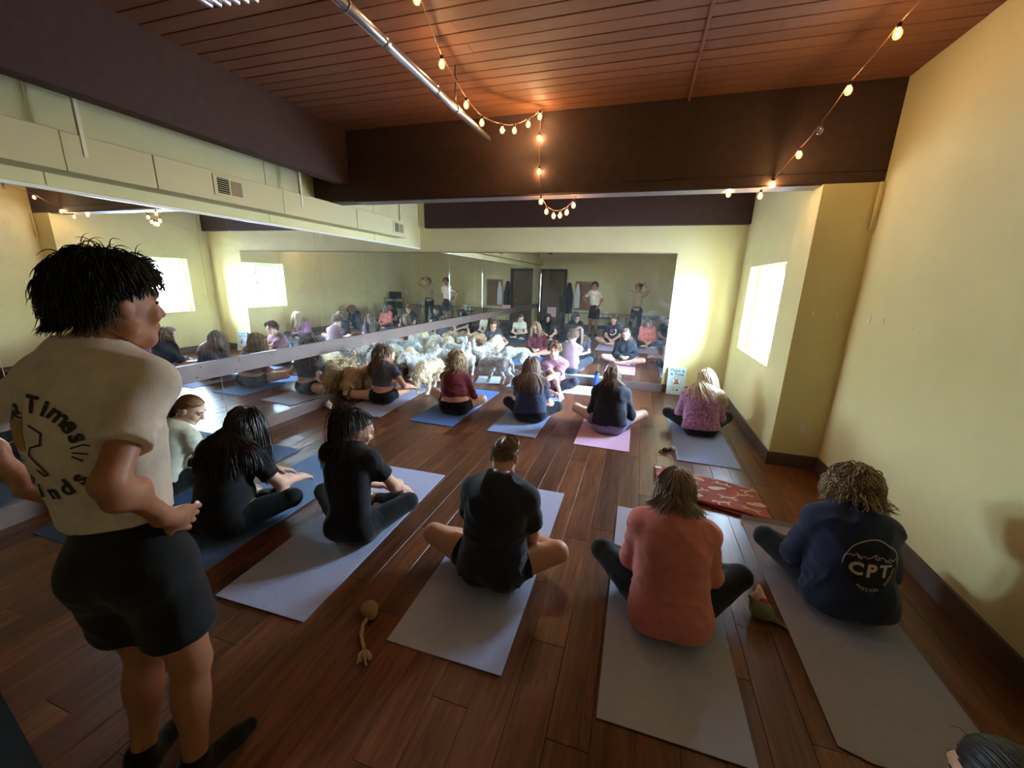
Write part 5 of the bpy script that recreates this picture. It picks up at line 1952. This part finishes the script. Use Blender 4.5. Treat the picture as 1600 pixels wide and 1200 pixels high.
build_dog('golden tan puppy leaning over the bare knee of the woman in grey crop top', (-3.70, 5.14, 0.009), PI + 0.06, *TAN, head=(0.02, 0.37, 0.22), pitch=-60, seed=2, tail=0)
build_dog('cream curly puppy standing between the grey crop top and maroon top women', (-3.10, 5.53, 0.009), PI - 0.12, *CREAM, sc=1.08, head=(-0.02, 0.36, 0.24), pitch=-55, seed=3, tail=0, n=3600, step=0.02)
build_dog('silver grey puppy walking beside the pale towel, nose to the floor', (-2.31, 6.55, 0.011), PI / 2 - 0.25, *SILV, sc=0.98, head=(0.0, 0.39, 0.26), pitch=-48, seed=4, tail=0, step=0.045, fur=0.024, n=2600)
build_dog('shaggy grey white puppy nearest the left mirror corner', (-3.62, 6.17, 0), 2.55, *GREY, head=(0.02, 0.36, 0.40), pitch=-18, seed=5, n=3400, fur=0.036)
build_dog('shaggy white puppy standing along the back mirror in the corner', (-3.45, 6.78, 0), 1.65, *((200, 196, 190), (252, 252, 250)), head=(0.0, 0.36, 0.36), pitch=-25, seed=6, n=3400, fur=0.036)
build_dog('grey puppy with a brown face looking at the camera by the fleece bed', (-3.00, 6.66, 0), PI + 0.12, *((168, 140, 118), (242, 238, 232)), head=(0.0, 0.34, 0.40), pitch=-15, seed=7, n=3000, fur=0.03)
build_dog('small pale puppy sitting against the left mirror behind the others', (-3.84, 6.44, 0), PI - 0.5, *CREAM, sc=0.95, head=(0.0, 0.22, 0.47), pitch=-10, seed=8, sit=True, n=2400)
# fleece bed
V, F = sdf_mesh([cone((-0.26, 0.0, 0.05), (0.26, 0.0, 0.05), 0.055, 0.055, 0.03), cone((-0.24, 0.13, 0.045), (0.24, 0.13, 0.045), 0.045, 0.045, 0.05), ell((0, 0.07, 0.03), (0.27, 0.13, 0.035), None, 0.04)], 0.011)
V = V + vnormals(V, F) * (0.010 * (vnoise(V * 45, 3) - 0.4))[:, None]
V[:, 2] = np.maximum(V[:, 2], 0.001)
M_fbed = mat('fleece_bed', srgb(96, 112, 136), 0.95, col2=srgb(176, 190, 206), vscale=38, bump=0.7, bscale=90)
bd_ = link('dog_bed', np_mesh('dog_bed', V, F), None, M_fbed)
bd_.location = (-2.98, 6.19, 0)
bd_.rotation_euler = (0, 0, -0.15)
setp(bd_, 'grey blue fleece dog bed beside the puppy huddle', 'dog bed')

# ------------------------------------------------------------------ prints on the clothes
def project_print(mesh, person, centre, dirv, name, m, off=0.0025, upv=(0, 0, 1), fine=0.012):
    """wrap a flat mesh (x right, y up) onto the shirt along dirv"""
    if isinstance(mesh, list):
        for q in mesh:
            project_print(q, person, centre, dirv, 'letter', m, off, upv, fine)
        return
    bm = bmesh.new()
    bm.from_mesh(mesh)
    bmesh.ops.triangulate(bm, faces=bm.faces[:])
    for _ in range(4):
        es = [e for e in bm.edges if e.calc_length() > fine]
        if not es:
            break
        bmesh.ops.subdivide_edges(bm, edges=es, cuts=1)
        bmesh.ops.triangulate(bm, faces=[f for f in bm.faces if len(f.verts) > 3])
    V, F = person.topVF
    bv = BVHTree.FromPolygons([tuple(v) for v in V], [tuple(int(i) for i in q) for q in F])
    d = Vector(dirv).normalized()
    up = Vector(upv)
    rt = d.cross(up).normalized()
    up = rt.cross(d).normalized()
    c = Vector(centre) - Vector(person.base)
    kill = []
    for v in bm.verts:
        o = c + rt * v.co.x + up * v.co.y - d * 0.6
        h = bv.ray_cast(o, d)
        if h[0] is None or (h[0] - o).length > 0.85:
            kill.append(v)
        else:
            v.co = h[0] - d * off
    if kill:
        bmesh.ops.delete(bm, geom=kill, context='VERTS')
    if not bm.faces:
        return
    link(name, bm_mesh(name, bm), person.top, m)

def arc_text(txt, r, a_mid, size, spread, outward=True, bold=0.0):
    """letters on an arc; angle in degrees, 90 = top"""
    out = []
    n = len(txt)
    for i, ch in enumerate(txt):
        if ch == ' ':
            continue
        me = text_mesh(ch, size, 'CENTER', bold)
        t = (i - (n - 1) / 2) * spread
        a = math.radians(a_mid - t if outward else a_mid + t)
        rot = a - PI / 2 if outward else a + PI / 2
        me.transform(Matrix.Translation((r * math.cos(a), r * math.sin(a), 0)) @ Matrix.Rotation(rot, 4, 'Z'))
        out.append(me)
    return out

def poly_line(pts, w):
    bm = bmesh.new()
    for (x0, y0), (x1, y1) in zip(pts[:-1], pts[1:]):
        d = Vector((x1 - x0, y1 - y0))
        if d.length < 1e-6:
            continue
        nn = Vector((-d.y, d.x)).normalized() * w / 2
        e = d.normalized() * w * 0.3
        vs = [bm.verts.new((x0 - e.x + nn.x, y0 - e.y + nn.y, 0)), bm.verts.new((x0 - e.x - nn.x, y0 - e.y - nn.y, 0)), bm.verts.new((x1 + e.x - nn.x, y1 + e.y - nn.y, 0)), bm.verts.new((x1 + e.x + nn.x, y1 + e.y + nn.y, 0))]
        bm.faces.new(vs)
    return bm_mesh('line', bm)

M_pw = mat('print_cream', srgb(214, 190, 168), 0.7)
cD = (0.03, 0.96, 0.28)
cC = (1.282, 2.25, 0.40)
bm = bmesh.new()
ring(bm, 0, 0, 0.120, 0.124, 0, 40, math.radians(-2), math.radians(190))
project_print(bm_mesh('ring', bm), P7, cC, cD, 'ring_print', M_pw)
bm = bmesh.new()
disc(bm, 0, 0, 0.117, 0.117, 0, 40)
M_navyd = mat('print_navy', srgb(24, 26, 40), 0.8)
project_print(bm_mesh('disc', bm), P7, cC, cD, 'disc_print', M_navyd, 0.0014)
for ch, x_ in (('C', -0.066), ('P', 0.0), ('T', 0.062)):
    me = text_mesh(ch, 0.086, 'CENTER', 0.0036)
    me.transform(Matrix.Translation((x_, -0.022, 0)))
    project_print(me, P7, cC, cD, 'letter', M_pw, 0.003)
project_print(arc_text('PHYSICAL', 0.112, -92, 0.019, 6.6, False, 0.0004), P7, cC, cD, 'lettering', M_pw, 0.003)
project_print(arc_text('THERAPY', 0.112, -30, 0.019, 6.6, False, 0.0004), P7, cC, cD, 'lettering', M_pw, 0.003)
mt = [(-0.112, 0.036), (-0.098, 0.044), (-0.088, 0.038), (-0.072, 0.053), (-0.055, 0.040), (-0.042, 0.048), (-0.028, 0.040), (-0.012, 0.046), (0.006, 0.062), (0.022, 0.050), (0.036, 0.054), (0.056, 0.040), (0.072, 0.046), (0.092, 0.030), (0.112, 0.034)]
project_print(poly_line(mt, 0.004), P7, cC, cD, 'mountain_print', M_pw, 0.003)
for pl2 in ([(-0.07, 0.046), (-0.06, 0.034), (-0.05, 0.036)], [(0.004, 0.052), (0.014, 0.040), (0.028, 0.042)], [(0.05, 0.034), (0.066, 0.036), (0.078, 0.026)]):
    project_print(poly_line(pl2, 0.005), P7, cC, cD, 'mountain_print', M_pw, 0.003)

# the standing man's back print
M_pk = mat('print_charcoal', srgb(58, 50, 48), 0.8)
M_pm = mat('print_mustard', srgb(176, 142, 82), 0.8)
mD = (P1.fy[0], P1.fy[1], 0.0)
mC = (-1.455, 0.60, 1.335)
for bm_, nm_, mt_ in ((arc_text('Two Times', 0.112, 84, 0.060, 17.5, True, 0.0020), 'lettering', M_pk),
                      (arc_text('Finds', 0.125, -80, 0.060, 19, False, 0.0020), 'lettering', M_pk)):
    project_print(bm_, P1, mC, mD, nm_, mt_, 0.003)
bm = bmesh.new()
vs = [bm.verts.new(v) for v in ((-0.075, 0.075, 0), (-0.080, -0.01, 0), (-0.03, -0.012, 0), (-0.02, 0.072, 0))]
bm.faces.new(vs[::-1])
project_print(bm_mesh('cup', bm), P1, mC, mD, 'cup_print', M_pm, 0.0022)
for pl2 in ([(-0.078, 0.092), (-0.02, 0.088)], [(-0.080, 0.082), (-0.018, 0.078)], [(0.0, 0.06), (0.028, 0.04), (0.02, 0.01), (-0.01, 0.0), (-0.02, -0.02), (-0.005, -0.04), (0.01, -0.055), (0.022, -0.072), (0.012, -0.076), (-0.004, -0.06)],
            [(0.09, 0.0), (0.115, 0.008), (0.13, 0.004)], [(0.092, -0.012), (0.12, -0.018)], [(0.09, -0.022), (0.108, -0.036)], [(-0.085, -0.03), (-0.055, -0.032)], [(-0.082, -0.048), (-0.05, -0.044)]):
    project_print(poly_line(pl2, 0.0045), P1, mC, mD, 'line_print', M_pk, 0.003)

# bun woman's chest print (seen in the mirror), pale and red patches
M_pr = mat('print_red', srgb(150, 74, 66), 0.8)
fD = (0, -0.92, -0.39)
for pts_, m_ in ((([(-0.10, 0.04), (-0.06, 0.07), (-0.09, -0.02), (-0.05, -0.06)]), M_pw), (([(-0.03, -0.08), (0.03, -0.09), (0.07, -0.07)]), M_pw), (([(0.0, 0.03), (0.05, 0.045), (0.08, 0.01), (0.04, -0.02), (0.0, 0.0)]), M_pr)):
    project_print(poly_line(pts_, 0.028), P5, (-0.68, 2.16, 0.44), fD, 'chest_print', m_, 0.004)

# ------------------------------------------------------------------ behind the camera (seen in the mirrors)
# door in the rear wall
M_dfr = mat('door_frame', srgb(44, 30, 24), 0.5)
M_dpan = mat('door_panel', srgb(104, 86, 52), 0.45, var=0.08, vscale=4, stretch=(6, 6, 0.6))
dr = structure(empty('door_1', (-3.48, RY, 0)))
for nm_, a in (('frame', (-0.56, -0.46, 0.0, 0.09, 0, 2.30)), ('frame', (0.46, 0.56, 0.0, 0.09, 0, 2.30)), ('frame', (-0.46, 0.46, 0.0, 0.09, 2.19, 2.30))):
    box_obj(nm_, *a, M_dfr, dr, 0.004)
box_obj('leaf', -0.455, 0.455, 0.01, 0.055, 0.005, 2.185, M_dpan, dr, 0.002)
tube_obj('handle', [(0.36, 0.055, 1.02), (0.36, 0.10, 1.02), (0.27, 0.105, 1.02)], 0.01, M_steel, dr, 8)
# board with towels
M_cork = mat('cork', srgb(132, 96, 62), 0.85, var=0.2, vscale=30)
M_frm = mat('board_frame', srgb(178, 150, 108), 0.5)
bo = setp(empty('hook_board', (-2.19, RY + 0.002, 0.72)), 'framed cork hook board on the rear wall behind the standing man', 'board')
box_obj('panel', -0.36, 0.36, 0.0, 0.02, 0.0, 1.12, M_cork, bo)
for a in ((-0.38, -0.34, 0.0, 0.035, -0.02, 1.14), (0.34, 0.38, 0.0, 0.035, -0.02, 1.14), (-0.34, 0.34, 0.0, 0.035, -0.02, 0.02), (-0.34, 0.34, 0.0, 0.035, 1.10, 1.14)):
    box_obj('frame', *a, M_frm, bo, 0.003)
for i in range(6):
    tube_obj('hook', [(-0.28 + i * 0.11, 0.02, 1.03), (-0.28 + i * 0.11, 0.06, 1.02), (-0.28 + i * 0.11, 0.065, 1.05)], 0.005, M_steel, bo, 6)
def hanging(label, name, x, y, z0, z1, w, m, seed, cat):
    nx, nz = 12, 20
    X, Z = np.meshgrid(np.linspace(-0.5, 0.5, nx), np.linspace(0, 1, nz), indexing='ij')
    wid = w * (0.35 + 0.65 * np.minimum(1, (1 - Z) * 2.6))
    P = np.stack([X * wid, 0.02 + 0.022 * np.sin(X * 19 + seed) * (1 - 0.5 * Z), z0 + Z * (z1 - z0)], -1)
    Q = P.copy()
    Q[..., 1] -= 0.012
    idx = np.arange(nx * nz).reshape(nx, nz)
    f0 = np.stack([idx[:-1, :-1], idx[1:, :-1], idx[1:, 1:], idx[:-1, 1:]], -1).reshape(-1, 4)
    rim = np.concatenate([idx[:, 0], idx[-1, 1:], idx[-2::-1, -1], idx[0, -2:0:-1]])
    r2 = np.roll(rim, -1)
    F = np.concatenate([f0[:, ::-1], f0 + nx * nz, np.stack([rim, r2, r2 + nx * nz, rim + nx * nz], -1)])
    o = link(name, np_mesh(name, np.concatenate([P.reshape(-1, 3), Q.reshape(-1, 3)]), F), None, m)
    o.location = (x, y, 0)
    setp(o, label, cat)
M_tow = mat('towel_cloth', srgb(228, 228, 226), 0.9, bump=0.4, bscale=120)
M_coat = mat('coat_cloth', srgb(26, 28, 32), 0.85)
hanging('white towel hanging at the edge of the hook board', 'hanging_towel', -2.45, RY + 0.085, 0.78, 1.76, 0.22, M_tow, 1.0, 'towel')
hanging('dark coat hanging on the rear wall beside the hook board', 'hanging_coat', -2.80, RY + 0.05, 0.55, 1.78, 0.34, M_coat, 2.0, 'coat')
# playpen fence
fn = setp(empty('playpen_fence', (-1.0, -0.98, 0)), 'black metal playpen fence across the room behind the photographer', 'fence')
barm = lathe_mesh('bar', [(0.005, 0.04), (0.005, 0.70)], 6)
barm.materials.append(M_black)
for (a, b) in ((-2.35, -1.55), (-1.52, -0.72), (-0.69, 0.11), (0.14, 0.94), (0.97, 1.77), (1.80, 2.60)):
    for zz in (0.04, 0.70):
        tube_obj('rail', [(a, 0, zz), (b, 0, zz)], 0.010, M_black, fn, 6)
    for xx in (a, b):
        tube_obj('post', [(xx, 0, 0.0), (xx, 0, 0.735)], 0.010, M_black, fn, 6)
    for i in range(1, 12):
        o = link('bar', barm, fn)
        o.location = (a + (b - a) * i / 12, 0, 0)
# arched sign
ar = setp(empty('arched_sign', (0.46, -1.08, 0.0)), 'white arched board lettered Paws with a paw print behind the fence', 'sign')
ar.rotation_euler = (0, 0, PI)
bm = bmesh.new()
pts_ = [(0.44, 0.0)] + [(0.44 * math.cos(a), 0.46 + 0.44 * math.sin(a)) for a in np.linspace(0, PI, 25)] + [(-0.44, 0.0)]
f = bm.faces.new([bm.verts.new((x_, 0.0, z_)) for x_, z_ in pts_])
r_ = bmesh.ops.extrude_face_region(bm, geom=[f])
for v in r_['geom']:
    if isinstance(v, bmesh.types.BMVert):
        v.co.y += 0.02
bmesh.ops.recalc_face_normals(bm, faces=bm.faces[:])
link('board', bm_mesh('board', bm), ar, M_white)
me = text_mesh('Paws', 0.22, 'CENTER', 0.002)
o = link('lettering', me, ar, M_ink)
o.location = (-0.07, -0.002, 0.62)
o.rotation_euler = (PI / 2, 0, 0)
bm = bmesh.new()
paw(bm, 0, 0, 0.075)
o = link('paw_print', bm_mesh('paw_print', bm), ar, M_ink)
o.location = (0.27, -0.002, 0.62)
o.rotation_euler = (PI / 2, 0, 0)
# poster on the fence
M_post = mat('poster', srgb(232, 196, 204), 0.6)
ps = box_obj('poster', -0.17, 0.17, 0.0, 0.004, 0.0, 0.36, M_post, None)
ps.location = (-3.20, -0.965, 0.50)
setp(ps, 'pale pink poster hung on the fence by the door', 'poster')
# table with boxes
tb = setp(empty('side_table', (-1.22, -1.55, 0)), 'black side table behind the fence holding white boxes', 'table')
box_obj('tabletop', -0.35, 0.35, -0.22, 0.22, 0.50, 0.53, M_black, tb, 0.004)
for a in (-0.31, 0.31):
    for b in (-0.18, 0.18):
        box_obj('leg', a - 0.02, a + 0.02, b - 0.02, b + 0.02, 0, 0.50, M_black, tb)
for i, (xx, w_, h_) in enumerate(((-1.42, 0.14, 0.16), (-1.20, 0.16, 0.22), (-1.02, 0.12, 0.13))):
    bx = setp(empty('box', (xx, -1.55, 0.531)), ['small white box on the left of the side table, as the room sees it', 'tallest white box on the side table', 'lowest white box on the side table'][i], 'box', 'white boxes on the side table')
    box_obj('carton', -w_ / 2, w_ / 2, -0.06, 0.06, 0, h_, M_white, bx, 0.004)
    box_obj('lid', -w_ / 2 - 0.004, w_ / 2 + 0.004, -0.064, 0.064, h_ - 0.02, h_ + 0.006, M_plate, bx, 0.002)
# pedestal fan
fa_ = setp(empty('pedestal_fan', (1.45, -1.35, 0), 2.2), 'white pedestal fan by the right wall behind the fence', 'fan')
link('base', lathe_mesh('fan_base', [(0.20, 0.0), (0.20, 0.02), (0.05, 0.05), (0.02, 0.06)], 20), fa_, M_white)
tube_obj('pole', [(0, 0, 0.05), (0, 0, 1.05)], 0.014, M_white, fa_, 10)
tube_obj('motor', [(0, -0.16, 1.2), (0, -0.02, 1.2)], 0.06, M_white, fa_, 14)
tube_obj('neck', [(0, 0, 1.02), (0, -0.08, 1.15)], 0.016, M_white, fa_, 8)
for k in range(3):
    bm = bmesh.new()
    for i in range(5):
        t = i / 4
        a = k * 2 * PI / 3 + t * 0.25
        for sg_ in (-1, 1):
            r_ = 0.05 + t * 0.20
            a2 = a + sg_ * (0.35 - 0.1 * t)
            bm.verts.new((r_ * math.cos(a2), 0.02 + sg_ * 0.02, 1.2 + r_ * math.sin(a2)))
    bm.verts.ensure_lookup_table()
    for i in range(4):
        bm.faces.new((bm.verts[2 * i], bm.verts[2 * i + 1], bm.verts[2 * i + 3], bm.verts[2 * i + 2]))
    bmesh.ops.solidify(bm, geom=bm.faces[:], thickness=0.004)
    link('blade', bm_mesh('blade', bm), fa_, M_tile)
cg = [(math.cos(a), math.sin(a)) for a in np.linspace(0, 2 * PI, 33)]
for yy, rr in ((-0.03, 0.29), (0.07, 0.29), (0.075, 0.20), (0.078, 0.11)):
    tube_obj('ring', [(rr * c_, yy, 1.2 + rr * s_) for c_, s_ in cg], 0.004, M_white, fa_, 5)
for i in range(28):
    a = i * 2 * PI / 28
    tube_obj('guard_wire', [(0.05 * math.cos(a), 0.08, 1.2 + 0.05 * math.sin(a)), (0.28 * math.cos(a), 0.072, 1.2 + 0.28 * math.sin(a)), (0.29 * math.cos(a), 0.02, 1.2 + 0.29 * math.sin(a)), (0.28 * math.cos(a), -0.032, 1.2 + 0.28 * math.sin(a))], 0.0022, M_white, fa_, 4)
# equipment cart
ct = setp(empty('equipment_cart', (1.50, -0.35, 0)), 'black equipment cart against the right wall near the fence', 'cart')
for a in (-0.25, 0.25):
    for b in (-0.3, 0.3):
        tube_obj('post', [(a, b, 0.05), (a, b, 1.0)], 0.014, M_black, ct, 8)
for zz in (0.12, 0.55, 0.95):
    box_obj('shelf', -0.27, 0.27, -0.32, 0.32, zz, zz + 0.025, M_black, ct, 0.004)
box_obj('speaker', -0.2, 0.2, -0.26, 0.05, 0.98, 1.22, M_coat, ct, 0.012)
box_obj('case', -0.22, 0.22, -0.28, 0.28, 0.58, 0.82, M_coat, ct, 0.012)
# the phone in the photographer's hands
ph = setp(empty('phone', (-0.03, -0.055, 1.78), -0.28), 'black phone held up by the photographer', 'phone')
box_obj('case', -0.08, 0.08, -0.005, 0.005, -0.038, 0.038, M_black, ph, 0.004)
box_obj('camera_bump', 0.03, 0.065, 0.005, 0.008, 0.0, 0.03, M_coat, ph, 0.002)
